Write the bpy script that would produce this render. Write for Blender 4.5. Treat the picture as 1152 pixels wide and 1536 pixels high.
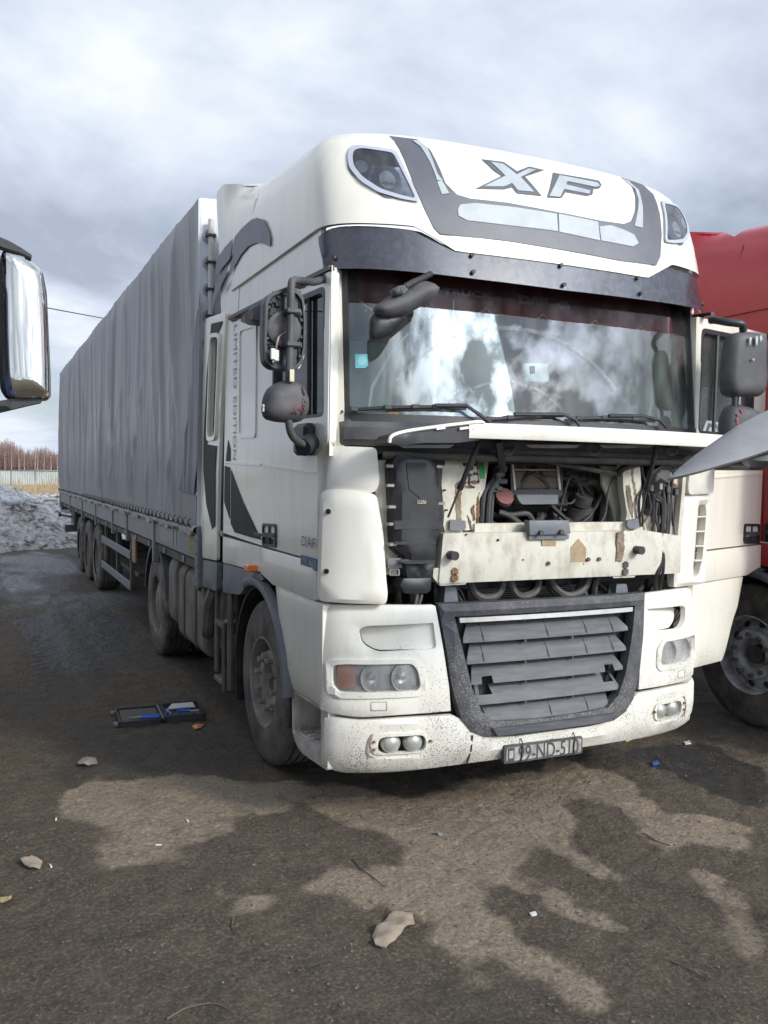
import bpy, bmesh, math, random
import numpy as np
from mathutils import Vector, Matrix
from mathutils.geometry import delaunay_2d_cdt
random.seed(7); RNG = np.random.default_rng(11)
for o in list(bpy.data.objects): bpy.data.objects.remove(o)
SC = bpy.context.scene
# ------------------------------------------------------------------ camera (metres; x right, y away along the lorry, z up)
CAM = np.array([-2.79086, -3.76328, 1.84028]); YAW, PITCH, ROLL, FPX = .431468, -.0427257, .0150327, 1303.13
_cy, _sy = math.cos(YAW), math.sin(YAW)
FW = np.array([_sy*math.cos(PITCH), _cy*math.cos(PITCH), math.sin(PITCH)])
_ri = np.array([_cy, -_sy, 0.]); _up = np.cross(_ri, FW)
RI = _ri*math.cos(ROLL)+_up*math.sin(ROLL); UP = -_ri*math.sin(ROLL)+_up*math.cos(ROLL)
cd = bpy.data.cameras.new('camera'); cam = bpy.data.objects.new('camera', cd); SC.collection.objects.link(cam)
M = Matrix.Identity(4)
for i, v in enumerate((RI, UP, -FW)):
    for j in range(3): M[j][i] = v[j]
for j in range(3): M[j][3] = CAM[j]
cam.matrix_world = M
cd.sensor_fit = 'VERTICAL'; cd.sensor_height = 24; cd.lens = FPX/1536*24; cd.clip_start = .05; cd.clip_end = 4000
SC.camera = cam
SC.render.resolution_x, SC.render.resolution_y = 768, 1024
# ------------------------------------------------------------------ sky, sun, exposure
SUN_AZ, SUN_EL = math.radians(29.5), math.radians(29)       # azimuth measured from -y towards +x
SD = Vector((math.sin(SUN_AZ)*math.cos(SUN_EL), -math.cos(SUN_AZ)*math.cos(SUN_EL), math.sin(SUN_EL)))
w = bpy.data.worlds.new('World'); SC.world = w; w.use_nodes = True
nt = w.node_tree; N = nt.nodes; L = nt.links; N.clear()
def nn(t, **k):
    n = N.new(t)
    for a, b in k.items(): setattr(n, a, b)
    return n
out = nn('ShaderNodeOutputWorld'); bg = nn('ShaderNodeBackground'); L.new(bg.outputs[0], out.inputs[0])
sky = nn('ShaderNodeTexSky', sky_type='NISHITA', sun_disc=False, sun_elevation=SUN_EL, sun_rotation=math.atan2(SD.x, SD.y), air_density=1.0, dust_density=1.5)
tc = nn('ShaderNodeTexCoord'); sep = nn('ShaderNodeSeparateXYZ'); L.new(tc.outputs['Generated'], sep.inputs[0])
zz = nn('ShaderNodeMath', operation='ADD'); zz.inputs[1].default_value = .22; L.new(sep.outputs[2], zz.inputs[0])
zm = nn('ShaderNodeMath', operation='MAXIMUM'); zm.inputs[1].default_value = .12; L.new(zz.outputs[0], zm.inputs[0])
dx = nn('ShaderNodeMath', operation='DIVIDE'); dy = nn('ShaderNodeMath', operation='DIVIDE')
L.new(sep.outputs[0], dx.inputs[0]); L.new(zm.outputs[0], dx.inputs[1]); L.new(sep.outputs[1], dy.inputs[0]); L.new(zm.outputs[0], dy.inputs[1])
cmb = nn('ShaderNodeCombineXYZ'); L.new(dx.outputs[0], cmb.inputs[0]); L.new(dy.outputs[0], cmb.inputs[1]); cmb.inputs[2].default_value = 3.7
n1 = nn('ShaderNodeTexNoise'); n1.inputs['Scale'].default_value = 1.15; n1.inputs['Detail'].default_value = 8; n1.inputs['Roughness'].default_value = .56; n1.inputs['Distortion'].default_value = .25
L.new(cmb.outputs[0], n1.inputs['Vector'])
r1 = nn('ShaderNodeValToRGB')                         # cloud brightness, grey bases to bright tops
e = r1.color_ramp.elements; e[0].position = .37; e[0].color = (4.0, 4.5, 5.6, 1); e[1].position = .64; e[1].color = (8.5, 9.0, 9.7, 1)
m_ = e.new(.5); m_.color = (6.0, 6.7, 8.0, 1)
L.new(n1.outputs['Fac'], r1.inputs[0])
dot = nn('ShaderNodeVectorMath', operation='DOT_PRODUCT'); L.new(tc.outputs['Generated'], dot.inputs[0]); dot.inputs[1].default_value = SD
pw = nn('ShaderNodeMath', operation='POWER'); mx0 = nn('ShaderNodeMath', operation='MAXIMUM'); mx0.inputs[1].default_value = 0
L.new(dot.outputs['Value'], mx0.inputs[0]); L.new(mx0.outputs[0], pw.inputs[0]); pw.inputs[1].default_value = 11
n3 = nn('ShaderNodeTexNoise'); n3.inputs['Scale'].default_value = 3.4; n3.inputs['Detail'].default_value = 8; n3.inputs['Roughness'].default_value = .56
L.new(cmb.outputs[0], n3.inputs['Vector'])
r3 = nn('ShaderNodeMapRange'); r3.inputs[1].default_value = .42; r3.inputs[2].default_value = .60; r3.inputs[3].default_value = .05; r3.inputs[4].default_value = 1
L.new(n3.outputs['Fac'], r3.inputs[0])
glow = nn('ShaderNodeMath', operation='MULTIPLY'); L.new(pw.outputs[0], glow.inputs[0]); L.new(r3.outputs[0], glow.inputs[1])
gl2 = nn('ShaderNodeMath', operation='MULTIPLY_ADD'); L.new(glow.outputs[0], gl2.inputs[0]); gl2.inputs[1].default_value = 15; gl2.inputs[2].default_value = 1
cl = nn('ShaderNodeVectorMath', operation='SCALE'); L.new(r1.outputs[0], cl.inputs[0]); L.new(gl2.outputs[0], cl.inputs['Scale'])
n2 = nn('ShaderNodeTexNoise'); n2.inputs['Scale'].default_value = .8; n2.inputs['Detail'].default_value = 7; L.new(cmb.outputs[0], n2.inputs['Vector'])
r2 = nn('ShaderNodeMapRange'); r2.inputs[1].default_value = .33; r2.inputs[2].default_value = .48; r2.inputs[3].default_value = .55; r2.inputs[4].default_value = 1; L.new(n2.outputs['Fac'], r2.inputs[0])
mix = nn('ShaderNodeMix', data_type='RGBA'); L.new(r2.outputs[0], mix.inputs[0]); L.new(sky.outputs[0], mix.inputs[6]); L.new(cl.outputs[0], mix.inputs[7])
L.new(mix.outputs[2], bg.inputs[0]); bg.inputs[1].default_value = .105
sl = bpy.data.lights.new('sun', 'SUN'); sl.energy = 2.2; sl.angle = math.radians(9); sl.color = (1, .93, .81)
so = bpy.data.objects.new('sun', sl); SC.collection.objects.link(so); so.rotation_euler = (-SD).to_track_quat('-Z', 'Y').to_euler(); so.location = (10, -20, 20)
SC.view_settings.view_transform = 'Standard'; SC.view_settings.look = 'None'; SC.view_settings.exposure = .1; SC.view_settings.gamma = 1
SC.view_settings.use_curve_mapping = False

# ------------------------------------------------------------------ pixel -> place (a pixel is a direction; the distance is that of the surface it lies on)
def ray(px, py): return FW+RI*(px-576)/FPX-UP*(py-768)/FPX
def at(px, py, **k):
    d = ray(px, py); (a, v), = k.items(); i = 'xyz'.index(a); return CAM+d*((v-CAM[i])/d[i])
def AY(y): return lambda p: tuple(at(p[0], p[1], y=y)[[0, 2]])       # px -> (x,z) on plane y
def AX(x): return lambda p: tuple(at(p[0], p[1], x=x)[[1, 2]])       # px -> (y,z) on plane x
# ------------------------------------------------------------------ materials
MATS = {}
def mat(name, col, rough=.5, metal=0., col2=None, amt=1., nscale=4., lo=.4, hi=.65, bump=0., bscale=40., stretch=(1, 1, 1), spec=.5, coat=0., specks=None, rvar=0.):
    if name in MATS: return MATS[name]
    m = bpy.data.materials.new(name); m.use_nodes = True; T = m.node_tree; n = T.nodes; l = T.links
    b = n['Principled BSDF']; b.inputs['Base Color'].default_value = (*col, 1); b.inputs['Roughness'].default_value = rough; b.inputs['Metallic'].default_value = metal
    b.inputs['Specular IOR Level'].default_value = spec; b.inputs['Coat Weight'].default_value = coat; b.inputs['Coat Roughness'].default_value = .08
    t = n.new('ShaderNodeTexCoord'); mp = n.new('ShaderNodeMapping'); mp.inputs['Scale'].default_value = stretch; l.new(t.outputs['Object'], mp.inputs[0])
    cur = None
    if col2:
        a = n.new('ShaderNodeTexNoise'); a.inputs['Scale'].default_value = nscale; a.inputs['Detail'].default_value = 7; a.inputs['Roughness'].default_value = .62; l.new(mp.outputs[0], a.inputs['Vector'])
        r = n.new('ShaderNodeMapRange'); r.inputs[1].default_value = lo; r.inputs[2].default_value = hi; r.inputs[3].default_value = 0; r.inputs[4].default_value = amt; l.new(a.outputs['Fac'], r.inputs[0])
        x = n.new('ShaderNodeMix'); x.data_type = 'RGBA'; x.inputs[6].default_value = (*col, 1); x.inputs[7].default_value = (*col2, 1); l.new(r.outputs[0], x.inputs[0]); cur = x.outputs[2]
        if rvar:
            rr = n.new('ShaderNodeMapRange'); rr.inputs[3].default_value = rough; rr.inputs[4].default_value = rough+rvar; l.new(r.outputs[0], rr.inputs[0]); l.new(rr.outputs[0], b.inputs['Roughness'])
    if specks:                                              # mud spatter thrown up from the road: (colour, scale, threshold, z_full, z_none, film amount)
        sc, ss_, th, z0, z1, film = specks
        sx = n.new('ShaderNodeSeparateXYZ'); l.new(t.outputs['Object'], sx.inputs[0])
        hz = n.new('ShaderNodeMapRange'); hz.inputs[1].default_value = z0; hz.inputs[2].default_value = z1; hz.inputs[3].default_value = 1; hz.inputs[4].default_value = 0; l.new(sx.outputs[2], hz.inputs[0])
        a = n.new('ShaderNodeTexNoise'); a.inputs['Scale'].default_value = ss_; a.inputs['Detail'].default_value = 4; a.inputs['Roughness'].default_value = .6; l.new(t.outputs['Object'], a.inputs['Vector'])
        c = n.new('ShaderNodeTexNoise'); c.inputs['Scale'].default_value = 3.2; c.inputs['Detail'].default_value = 5; l.new(t.outputs['Object'], c.inputs['Vector'])
        ad = n.new('ShaderNodeMath'); ad.operation = 'MULTIPLY_ADD'; l.new(c.outputs['Fac'], ad.inputs[0]); ad.inputs[1].default_value = .35; l.new(a.outputs['Fac'], ad.inputs[2])
        mu = n.new('ShaderNodeMath'); mu.operation = 'MULTIPLY_ADD'; l.new(hz.outputs[0], mu.inputs[0]); mu.inputs[1].default_value = .16; l.new(ad.outputs[0], mu.inputs[2])
        gt = n.new('ShaderNodeMapRange'); gt.inputs[1].default_value = th; gt.inputs[2].default_value = th+.04; gt.inputs[4].default_value = .85; l.new(mu.outputs[0], gt.inputs[0])
        fi = n.new('ShaderNodeMath'); fi.operation = 'MULTIPLY'; l.new(hz.outputs[0], fi.inputs[0]); l.new(c.outputs['Fac'], fi.inputs[1])
        f2 = n.new('ShaderNodeMath'); f2.operation = 'MULTIPLY'; l.new(fi.outputs[0], f2.inputs[0]); f2.inputs[1].default_value = film
        x1 = n.new('ShaderNodeMix'); x1.data_type = 'RGBA'; l.new(f2.outputs[0], x1.inputs[0]); x1.inputs[7].default_value = (*[min(1, v*2.4) for v in sc], 1)
        if cur: l.new(cur, x1.inputs[6])
        else: x1.inputs[6].default_value = (*col, 1)
        x2 = n.new('ShaderNodeMix'); x2.data_type = 'RGBA'; l.new(gt.outputs[0], x2.inputs[0]); l.new(x1.outputs[2], x2.inputs[6]); x2.inputs[7].default_value = (*sc, 1); cur = x2.outputs[2]
        rg = n.new('ShaderNodeMapRange'); rg.inputs[3].default_value = rough; rg.inputs[4].default_value = .8; l.new(hz.outputs[0], rg.inputs[0]); l.new(rg.outputs[0], b.inputs['Roughness'])
    if cur: l.new(cur, b.inputs['Base Color'])
    if bump:
        a = n.new('ShaderNodeTexNoise'); a.inputs['Scale'].default_value = bscale; a.inputs['Detail'].default_value = 5; l.new(mp.outputs[0], a.inputs['Vector'])
        bp = n.new('ShaderNodeBump'); bp.inputs['Strength'].default_value = bump; bp.inputs['Distance'].default_value = .01; l.new(a.outputs['Fac'], bp.inputs['Height']); l.new(bp.outputs[0], b.inputs['Normal'])
    MATS[name] = m; return m
def glass(name, tint, ior=1.5, rough=.0, dirt=.06, dcol=(.5, .5, .48), sharp=1.):
    m = bpy.data.materials.new(name); m.use_nodes = True; n = m.node_tree.nodes; l = m.node_tree.links; n.clear()
    o = n.new('ShaderNodeOutputMaterial'); tr = n.new('ShaderNodeBsdfTransparent'); tr.inputs[0].default_value = (*tint, 1)
    g = n.new('ShaderNodeBsdfGlossy'); g.inputs['Roughness'].default_value = rough; g.inputs[0].default_value = (1, 1, 1, 1)
    f = n.new('ShaderNodeFresnel'); f.inputs[0].default_value = ior; x = n.new('ShaderNodeMixShader'); l.new(f.outputs[0], x.inputs[0]); l.new(tr.outputs[0], x.inputs[1]); l.new(g.outputs[0], x.inputs[2])
    d = n.new('ShaderNodeBsdfDiffuse'); d.inputs[0].default_value = (*dcol, 1); t = n.new('ShaderNodeTexCoord'); a = n.new('ShaderNodeTexNoise'); mp = n.new('ShaderNodeMapping'); mp.inputs['Scale'].default_value = (5, 5, 1.2)
    l.new(t.outputs['Object'], mp.inputs[0]); l.new(mp.outputs[0], a.inputs['Vector']); a.inputs['Scale'].default_value = 3; a.inputs['Detail'].default_value = 8
    r = n.new('ShaderNodeMapRange'); r.inputs[1].default_value = .35; r.inputs[2].default_value = .75; r.inputs[3].default_value = dirt*.3; r.inputs[4].default_value = dirt*1.8; l.new(a.outputs['Fac'], r.inputs[0])
    y = n.new('ShaderNodeMixShader'); l.new(r.outputs[0], y.inputs[0]); l.new(x.outputs[0], y.inputs[1]); l.new(d.outputs[0], y.inputs[2]); l.new(y.outputs[0], o.inputs[0])
    return m
MUD = (.13, .11, .09)
m_white = mat('white_paint', (.77, .75, .645), .26, col2=(.60, .56, .45), nscale=2.4, lo=.46, hi=.8, amt=.55, stretch=(3, 3, .4), coat=.5, rvar=.2, specks=(MUD, 130, .905, .35, 1.5, .28))
m_wplast = mat('white_plastic', (.77, .75, .66), .38, col2=(.58, .53, .43), nscale=2.6, lo=.47, hi=.8, amt=.6, stretch=(2.5, 2.5, .7), specks=((.10, .09, .08), 150, .875, .30, 1.25, .40), bump=.05, bscale=120)
m_step = mat('dirty_step_plastic', (.62, .60, .55), .7, col2=(.30, .27, .23), nscale=7, amt=.85, bump=.3, bscale=60, specks=(MUD, 90, .93, .2, 1.2, .5))
m_bay = mat('bay_white_enamel', (.60, .58, .485), .5, col2=(.24, .185, .125), nscale=7, lo=.46, hi=.76, amt=.65, stretch=(1.6, 1.6, .9), bump=.1, bscale=30)
m_rust = mat('rust', (.10, .05, .028), .85, col2=(.24, .13, .065), nscale=18, bump=.4)
m_mudstain = mat('dried_mud_stain', (.17, .125, .09), .9, col2=(.30, .24, .175), nscale=24, bump=.3)
m_tan = mat('old_glue_patch', (.40, .30, .18), .8, col2=(.30, .22, .135), nscale=14)
m_blk = mat('black_plastic', (.018, .019, .022), .45, col2=(.05, .05, .05), nscale=6, amt=.6, bump=.08, bscale=150)
m_dust = mat('dusty_dark_plastic', (.045, .047, .052), .6, col2=(.13, .125, .12), nscale=5, lo=.38, hi=.7, amt=.8, bump=.12, bscale=160)
m_grille = mat('grille_plastic', (.042, .045, .052), .62, col2=(.14, .135, .13), nscale=14, lo=.45, hi=.75, amt=.6, bump=.22, bscale=190, specks=((.22, .21, .19), 120, .87, .4, 1.6, .10))
m_slat = mat('grille_slat_plastic', (.065, .07, .078), .55, col2=(.15, .145, .14), nscale=5, stretch=(1, 1, 8), amt=.55, bump=.1, bscale=120)
m_chrome = mat('dull_chrome', (.42, .43, .44), .42, .6, col2=(.42, .41, .38), nscale=9, rvar=.25)
m_mirrorchrome = mat('chrome_shell', (.80, .79, .74), .06, 1., col2=(.6, .58, .5), nscale=60, lo=.6, hi=.8, amt=.7, rvar=.4)
m_steel = mat('grey_steel', (.30, .30, .30), .5, .8, col2=(.2, .18, .15), nscale=12)
m_dsteel = mat('dark_dirty_steel', (.05, .048, .045), .7, col2=(.12, .105, .085), nscale=8, bump=.25, bscale=60)
m_decal = mat('charcoal_decal', (.085, .09, .105), .42, col2=(.12, .125, .14), nscale=6, amt=.6)
m_decal2 = mat('faded_charcoal_decal', (.13, .14, .17), .42, col2=(.10, .105, .125), nscale=5)
m_blackdecal = mat('black_decal', (.012, .012, .014), .6, col2=(.022, .022, .025), nscale=7, spec=.3)
m_silver = mat('pale_grey_decal', (.40, .44, .45), .45, col2=(.34, .37, .38), nscale=8)
m_visor = mat('tinted_visor', (.03, .032, .044), .2, col2=(.05, .05, .062), nscale=26, stretch=(1, 1, 1), amt=.8, rvar=.15, coat=.4, bump=.03, bscale=300)
m_tyre = mat('tyre_rubber', (.04, .038, .036), .8, col2=(.17, .15, .125), nscale=5, lo=.35, hi=.62, amt=.9, bump=.25, bscale=60)
m_rim = mat('dusty_rim', (.13, .12, .11), .75, col2=(.2, .18, .155), nscale=7, bump=.15)
m_rimfr = mat('dusty_front_rim', (.31, .29, .255), .75, col2=(.17, .155, .135), nscale=6, bump=.15)
m_alu = mat('alloy_rim', (.60, .61, .63), .35, .25, col2=(.25, .24, .23), nscale=7, rvar=.3)
m_tank = mat('dusty_tank', (.17, .155, .13), .75, col2=(.10, .09, .075), nscale=4, bump=.15, bscale=30)
m_greyp = mat('blue_grey_plastic', (.135, .15, .17), .5, col2=(.2, .195, .185), nscale=4, amt=.7)
m_red = mat('red_paint', (.46, .022, .03), .3, col2=(.38, .022, .03), nscale=2, amt=.6, coat=.3, specks=(MUD, 70, .93, .3, 1.3, .4))
m_redscuff = mat('red_scuff', (.30, .05, .055), .6, col2=(.14, .04, .045), nscale=30)
m_blue = mat('blue_paint', (.02, .04, .16), .3, coat=.3, specks=(MUD, 70, .93, .3, 1.3, .4))
m_amber = mat('amber_lens', (.80, .22, .05), .25, coat=.5)
m_lensgrey = mat('lamp_reflector', (.72, .73, .74), .25, .35, col2=(.45, .45, .45), nscale=14)
m_lamp = mat('lamp_bowl', (.50, .51, .52), .3, .2, col2=(.30, .30, .31), nscale=22)
m_fog = mat('fog_lamp_glass', (.42, .42, .38), .2, .3, col2=(.4, .4, .36), nscale=20, coat=.6)
m_green = mat('green_tape', (.02, .33, .09), .5, bump=.3, bscale=90)
m_redcap = mat('dusty_red_cap', (.30, .13, .12), .7)
m_filter = mat('pleated_filter', (.20, .16, .12), .9, col2=(.05, .045, .04), nscale=60, stretch=(3, 1, .1), lo=.42, hi=.55)
m_fins = mat('radiator_fins', (.10, .10, .10), .5, .5, col2=(.02, .02, .02), nscale=60, stretch=(.05, 1, 3), lo=.45, hi=.52)
m_hose = mat('dusty_hose', (.10, .095, .088), .7, col2=(.05, .05, .048), nscale=14)
m_cream = mat('paper_label', (.62, .56, .42), .7)
m_plate = mat('dirty_number_plate', (.46, .45, .41), .5, col2=(.22, .21, .19), nscale=12, bump=.1)
m_ink = mat('black_ink', (.02, .02, .022), .5)
m_inkd = mat('dirty_black_ink', (.06, .058, .055), .6)
m_blueink = mat('blue_badge', (.03, .07, .20), .35)
m_txtgrey = mat('grey_letter', (.28, .30, .31), .4)
m_gold = mat('gold_trim', (.48, .44, .30), .7)
m_velvet = mat('burgundy_velvet', (.30, .035, .05), .9, col2=(.18, .02, .03), nscale=9)
m_int = mat('cab_trim_grey', (.22, .23, .22), .8, col2=(.17, .17, .165), nscale=3)
m_intd = mat('cab_trim_dark', (.035, .037, .04), .7)
m_seat = mat('seat_fabric', (.07, .08, .09), .9, col2=(.11, .115, .12), nscale=20)
m_tarp = mat('grey_tarpaulin', (.28, .285, .30), .38, col2=(.20, .20, .205), nscale=3, stretch=(1, 2.5, .22), lo=.42, hi=.72, amt=.45, specks=((.10, .095, .085), 18, 1.02, 1.2, 2.3, .55), rvar=.15, bump=.06, bscale=60)
m_tarpf = mat('pale_tarpaulin', (.70, .73, .78), .4, col2=(.55, .57, .60), nscale=4, stretch=(1, 1, .3))
m_tarpd = mat('navy_tarpaulin', (.055, .065, .09), .42, col2=(.09, .095, .11), nscale=4)
m_hem = mat('tarpaulin_hem', (.34, .34, .33), .6, col2=(.2, .19, .17), nscale=9)
m_board = mat('grey_sideboard', (.17, .18, .195), .5, col2=(.24, .235, .22), nscale=3, amt=.8, bump=.05)
m_boardl = mat('pale_sideboard_patch', (.26, .26, .255), .55)
m_wood = mat('old_plywood', (.33, .24, .14), .8, col2=(.24, .17, .1), nscale=8, stretch=(1, .3, 6))
m_rope = mat('dark_cord', (.03, .03, .03), .8)
m_wires = mat('black_wire', (.02, .02, .02), .5)
m_ws = glass('windscreen_glass', (.82, .90, .88), 1.85, 0, .05, (.62, .66, .63))
m_win = glass('door_window_glass', (.90, .93, .93), 1.4, 0, .03)
m_lens2 = glass('roof_lamp_glass', (.62, .66, .70), 1.5, 0, .05, (.6, .62, .62))
m_lens = glass('lamp_cover_glass', (.93, .93, .93), 1.45, .02, .15, (.78, .78, .75))
# ------------------------------------------------------------------ mesh helpers
COL = SC.collection; ORG = {}; XF = None        # XF: transform applied to every vertex (used for the open door, the other lorries)
def mk(name, V, Fc, m, parent=None, smooth=30, mats=None, fmat=None, kind=None, recalc=True):
    V = [tuple(map(float, v)) for v in V]
    if XF is not None: V = [XF(v) for v in V]
    o3 = ORG.get(parent.name if parent else None, (0, 0, 0))
    if parent is None:
        A = np.array(V); o3 = ((A[:, 0].min()+A[:, 0].max())/2, (A[:, 1].min()+A[:, 1].max())/2, A[:, 2].min())
    me = bpy.data.meshes.new(name); me.from_pydata([(v[0]-o3[0], v[1]-o3[1], v[2]-o3[2]) for v in V], [], Fc)
    if recalc:
        bm = bmesh.new(); bm.from_mesh(me); bmesh.ops.recalc_face_normals(bm, faces=bm.faces); bm.to_mesh(me); bm.free()
    for q in (mats or [m]): me.materials.append(q)
    if fmat:
        for p, i in zip(me.polygons, fmat): p.material_index = i
    if smooth:
        me.polygons.foreach_set('use_smooth', [True]*len(me.polygons)); me.set_sharp_from_angle(angle=math.radians(smooth))
    me.update()
    o = bpy.data.objects.new(name, me); COL.objects.link(o)
    if parent is not None: o.parent = parent
    else: o.location = o3
    ORG[o.name] = o3
    if kind: o['kind'] = kind
    return o
def tag(o, label, cat, group=None):
    o['label'] = label; o['category'] = cat
    if group: o['group'] = group
    return o
def thing(name, label, cat, loc, group=None):
    o = bpy.data.objects.new(name, None); COL.objects.link(o); o.location = loc; ORG[o.name] = tuple(loc); o.empty_display_size = .2
    return tag(o, label, cat, group)
class B:
    def __init__(s): s.v = []; s.f = []
    def add(s, V, Fc):
        n = len(s.v); s.v += [tuple(map(float, q)) for q in V]; s.f += [tuple(i+n for i in f) for f in Fc]; return s
    def out(s, name, m, parent=None, **k): return mk(name, s.v, s.f, m, parent, **k)
def boxVF(a, b, bev=0.):
    lo = [min(p, q) for p, q in zip(a, b)]; hi = [max(p, q) for p, q in zip(a, b)]
    bev = min(bev, min(h-l for h, l in zip(hi, lo))*.45)
    if bev <= 0:
        V = [(x, y, z) for x in (lo[0], hi[0]) for y in (lo[1], hi[1]) for z in (lo[2], hi[2])]
        return V, [(0, 1, 3, 2), (4, 6, 7, 5), (0, 4, 5, 1), (2, 3, 7, 6), (0, 2, 6, 4), (1, 5, 7, 3)]
    V = []; idx = {}
    for sx in (0, 1):
        for sy in (0, 1):
            for sz in (0, 1):
                c = [(lo, hi)[q][i] for i, q in enumerate((sx, sy, sz))]; g = [(1, -1)[q]*bev for q in (sx, sy, sz)]
                for ax in range(3):
                    p = [c[i]+g[i] for i in range(3)]; p[ax] = c[ax]; idx[sx, sy, sz, ax] = len(V); V.append(tuple(p))
    Fc = []
    for ax in range(3):
        o1, o2 = [i for i in range(3) if i != ax]
        for q in (0, 1):
            f = []
            for (i, j) in ((0, 0), (1, 0), (1, 1), (0, 1)):
                k = [0]*3; k[ax] = q; k[o1] = i; k[o2] = j; f.append(idx[(*k, ax)])
            Fc.append(tuple(f))
    for ax in range(3):
        o1, o2 = [i for i in range(3) if i != ax]
        for i in (0, 1):
            for j in (0, 1):
                k0 = [0]*3; k1 = [0]*3; k0[o1] = k1[o1] = i; k0[o2] = k1[o2] = j; k1[ax] = 1
                Fc.append((idx[(*k0, o1)], idx[(*k0, o2)], idx[(*k1, o2)], idx[(*k1, o1)]))
    for k in [(a_, b_, c_) for a_ in (0, 1) for b_ in (0, 1) for c_ in (0, 1)]: Fc.append(tuple(idx[(*k, ax)] for ax in range(3)))
    return V, Fc
def box(name, a, b, m, parent=None, bev=.006, **k):
    V, Fc = boxVF(a, b, bev); return mk(name, V, Fc, m, parent, **k)
def tubeVF(P, r, n=8, closed=False, taper=None):
    P = [Vector(p) for p in P]; k = len(P); V = []; Fc = []
    prev = None
    for i, p in enumerate(P):
        if closed: t = (P[(i+1) % k]-P[i-1])
        else: t = (P[min(i+1, k-1)]-P[max(i-1, 0)])
        t.normalize()
        if prev is None:
            a = Vector((0, 0, 1)) if abs(t.z) < .9 else Vector((1, 0, 0)); a = (a-t*a.dot(t)).normalized()
        else:
            a = prev-t*prev.dot(t); a.normalize()
        prev = a; b_ = t.cross(a); rr = r if taper is None else r+(taper-r)*i/(k-1)
        for j in range(n):
            an = 2*math.pi*j/n; V.append(p+a*math.cos(an)*rr+b_*math.sin(an)*rr)
    m_ = k if closed else k-1
    for i in range(m_):
        for j in range(n):
            A = i*n+j; B_ = i*n+(j+1) % n; C_ = ((i+1) % k)*n+(j+1) % n; D = ((i+1) % k)*n+j; Fc.append((A, B_, C_, D))
    if not closed: Fc += [tuple(range(n)), tuple((k-1)*n+j for j in range(n))]
    return [tuple(v) for v in V], Fc
def spl(P, n=6):
    P = [np.array(p, float) for p in P]; Q = [2*P[0]-P[1]]+P+[2*P[-1]-P[-2]]; R = []
    for i in range(1, len(Q)-2):
        for j in range(n):
            t = j/n; a, b_, c, d = Q[i-1:i+3]
            R.append(.5*((2*b_)+(-a+c)*t+(2*a-5*b_+4*c-d)*t*t+(-a+3*b_-3*c+d)*t**3))
    R.append(P[-1]); return [tuple(p) for p in R]
def tube(name, P, r, m, parent=None, n=8, smoothp=0, taper=None, closed=False, **k):
    if smoothp: P = spl(P, smoothp)
    V, Fc = tubeVF(P, r, n, closed, taper); return mk(name, V, Fc, m, parent, smooth=50, **k)
def cyl(name, c, axis, r, h, m, parent=None, n=16, r2=None, **k):
    c = np.array(c, float); d = {'x': (1, 0, 0), 'y': (0, 1, 0), 'z': (0, 0, 1)}.get(axis, axis) if isinstance(axis, str) else axis
    d = np.array(d, float); d /= np.linalg.norm(d)
    return tube(name, [tuple(c-d*h/2), tuple(c+d*h/2)], r, m, parent, n, taper=r2, **k)
def lathe(prof, c, ax, n=40, a0=0, a1=2*math.pi):          # prof: (offset along axis, radius)
    V = []; Fc = []; full = abs(a1-a0-2*math.pi) < 1e-6; kk = n if full else n+1
    for j in range(kk):
        an = a0+(a1-a0)*j/n; cs, sn = math.cos(an), math.sin(an)
        for (o, r) in prof:
            if ax == 'x': V.append((c[0]+o, c[1]+r*cs, c[2]+r*sn))
            elif ax == 'y': V.append((c[0]+r*cs, c[1]+o, c[2]+r*sn))
            else: V.append((c[0]+r*cs, c[1]+r*sn, c[2]+o))
    k = len(prof)
    for j in range(n):
        for i in range(k-1):
            a = j*k+i; b_ = ((j+1) % kk)*k+i; Fc.append((a, a+1, b_+1, b_))
    return V, Fc
def pnp(pt, poly):
    x, y = pt; c = False; j = len(poly)-1
    for i in range(len(poly)):
        xi, yi = poly[i]; xj, yj = poly[j]
        if (yi > y) != (yj > y) and x < (xj-xi)*(y-yi)/(yj-yi)+xi: c = not c
        j = i
    return c
def rnd(poly, r=.02, n=4):                                # round the corners of a 2-D outline
    R = []; k = len(poly)
    for i in range(k):
        p = np.array(poly[i], float); a = np.array(poly[i-1], float); b_ = np.array(poly[(i+1) % k], float)
        la, lb = np.linalg.norm(a-p), np.linalg.norm(b_-p); rr = min(r[i] if isinstance(r, (list, tuple)) else r, la*.48, lb*.48)
        p0 = p+(a-p)/la*rr; p1 = p+(b_-p)/lb*rr
        for j in range(n+1):
            t = j/n; R.append(tuple((1-t)**2*p0+2*t*(1-t)*p+t*t*p1))
    return R
def ell(cx, cy, rx, ry, n=24, p=2.): return [(cx+rx*math.copysign(abs(math.cos(a))**(2/p), math.cos(a)), cy+ry*math.copysign(abs(math.sin(a))**(2/p), math.sin(a))) for a in [2*math.pi*i/n for i in range(n)]]
def dens(poly, step):
    R = []
    for i in range(len(poly)):
        a = np.array(poly[i]); b_ = np.array(poly[(i+1) % len(poly)]); k = max(1, int(np.linalg.norm(b_-a)/step+.5))
        for j in range(k): R.append(tuple(a+(b_-a)*j/k))
    return R
def dist_poly(p, loops):
    d = 9e9; p = np.array(p)
    for A, D, LL in loops:
        t = np.clip(((p-A)*D).sum(1)/LL, 0, 1); q = A+D*t[:, None]; d = min(d, np.min(np.hypot(*(q-p).T)))
    return float(d)
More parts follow.
